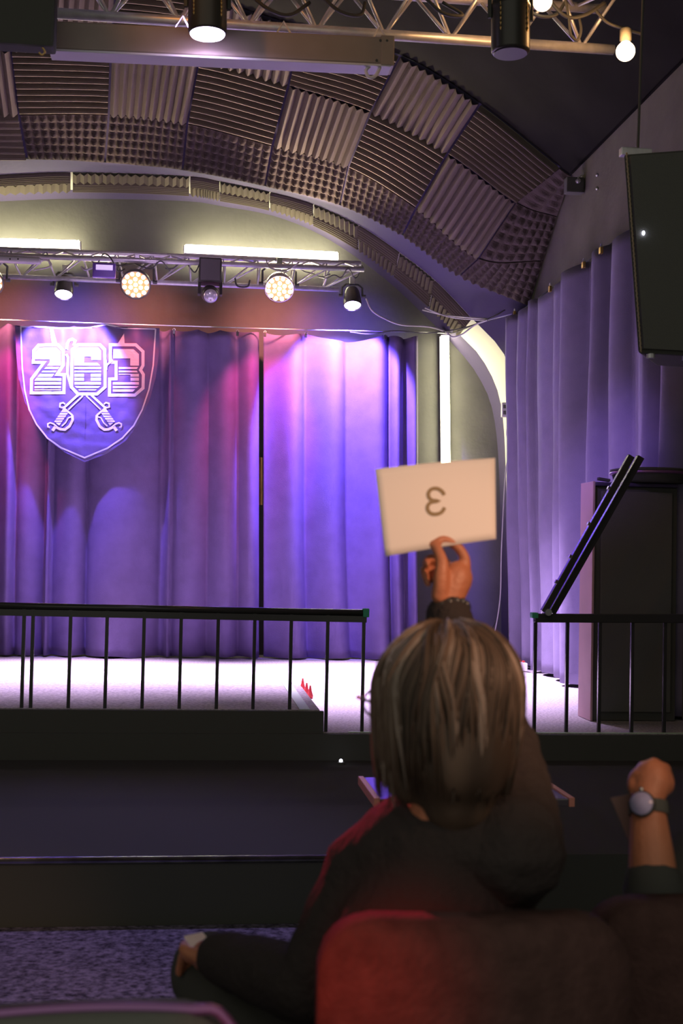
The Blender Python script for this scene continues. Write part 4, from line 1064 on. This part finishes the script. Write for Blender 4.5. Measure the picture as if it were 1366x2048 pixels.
for a_, b_, c_, d_ in (((1276,1552,1.955), (1270,1556,1.985), (1282,1578,2.0), (1296,1584,1.98)), ((1290,1538,1.955), (1286,1536,1.99), (1292,1558,2.01), (1303,1570,1.99)), ((1308,1529,1.955), (1308,1530,1.99), (1312,1552,2.01), (1316,1566,1.99)), ((1326,1538,1.955), (1330,1540,1.985), (1331,1558,2.0), (1328,1570,1.985))):
    finger(bm, [q2(*a_), q2(*b_), q2(*c_), q2(*d_)], .0115, .008)
finger(bm, [q2(1278,1592,1.94), q2(1268,1572,1.95), q2(1268,1556,1.965), q2(1274,1545,1.98)], .0125, .0085)
P2 = thing('person', 'person cut off at the right edge, bare forearm raised with a watch', 'person', (pl2.x, pl2.y, 0))
obj('body', remeshed(bm, .0038), M['skin'], P2, True)
bm = NB(); core2(bm, .014); limb(bm, [e2, e2.lerp(w2, .30)], [.052,.046], 4); obj('clothes', remeshed(bm, .007), M['trousers'], P2, True)
bm = NB(); ball(bm, hd+Vector((0,-.022,.022)), (.090,.098,.100)); limb(bm, [hd+Vector((0,-.05,-.03)), hd+Vector((0,-.055,-.10))], [.072,.055])
for s_ in (-1, 1): limb(bm, [hd+Vector((s_*.07,0,.0)), hd+Vector((s_*.074,-.015,-.075))], [.022,.014])
bm = remeshed(bm, .005)
bmesh.ops.delete(bm, geom=[v for v in bm.verts if v.co.y > hd.y+.055 and v.co.z < hd.z+.06], context='VERTS')
for v in bm.verts: v.co += v.normal*.006*noise.noise(Vector((v.co.x*70, v.co.y*70, v.co.z*9)))
obj('hair', bm, M['trousers'], P2, True)
# watch
ax = (e2-w2).normalized(); c = w2+ax*.004; nrm = Vector((-.58,-.80,.2)); nrm = (nrm-ax*nrm.dot(ax)).normalized()
wt = thing('wristwatch', 'oval-faced watch on a black strap on the raised forearm at right', 'watch', c)
u = ax; v = ax.cross(nrm)
b = NB()
ring = [c+(nrm*math.cos(a)+v*math.sin(a))*.0295 for a in [k*math.pi/14 for k in range(29)]]
for s0, s1 in zip(ring, ring[1:]): obox(b, s0, s1, ax*.010, (s0-c).normalized()*.0015)
obj('strap', b, M['black'], wt)
obj('case', lathe(NB(), c+nrm*.028, nrm, [(0,.018), (.002,.0205), (.007,.0205), (.009,.019)], 28), M['gloss'], wt, True)
obj('dial', lathe(NB(), c+nrm*.0372, nrm, [(0,.018), (.0008,.0178)], 28), mat('watch_glass', (.42,.38,.62), .25), wt, True)
obj('crown', tube(NB(), [c+nrm*.032-ax*.02, c+nrm*.032-ax*.026], .004, 8), M['steel'], wt, True)
cc = [R2(1221, 1596, 1.99), R2(1262, 1588, 1.99), R2(1292, 1700, 1.97), R2(1268, 1706, 1.97)]
b = hexa(NB(), cc+[q_+Vector((0,.0012,0)) for q_ in cc])
tag(obj('score_card', b, mat('brown_card', (.30,.17,.15), .8)), 'dim brownish card behind the forearm with the watch', 'card')
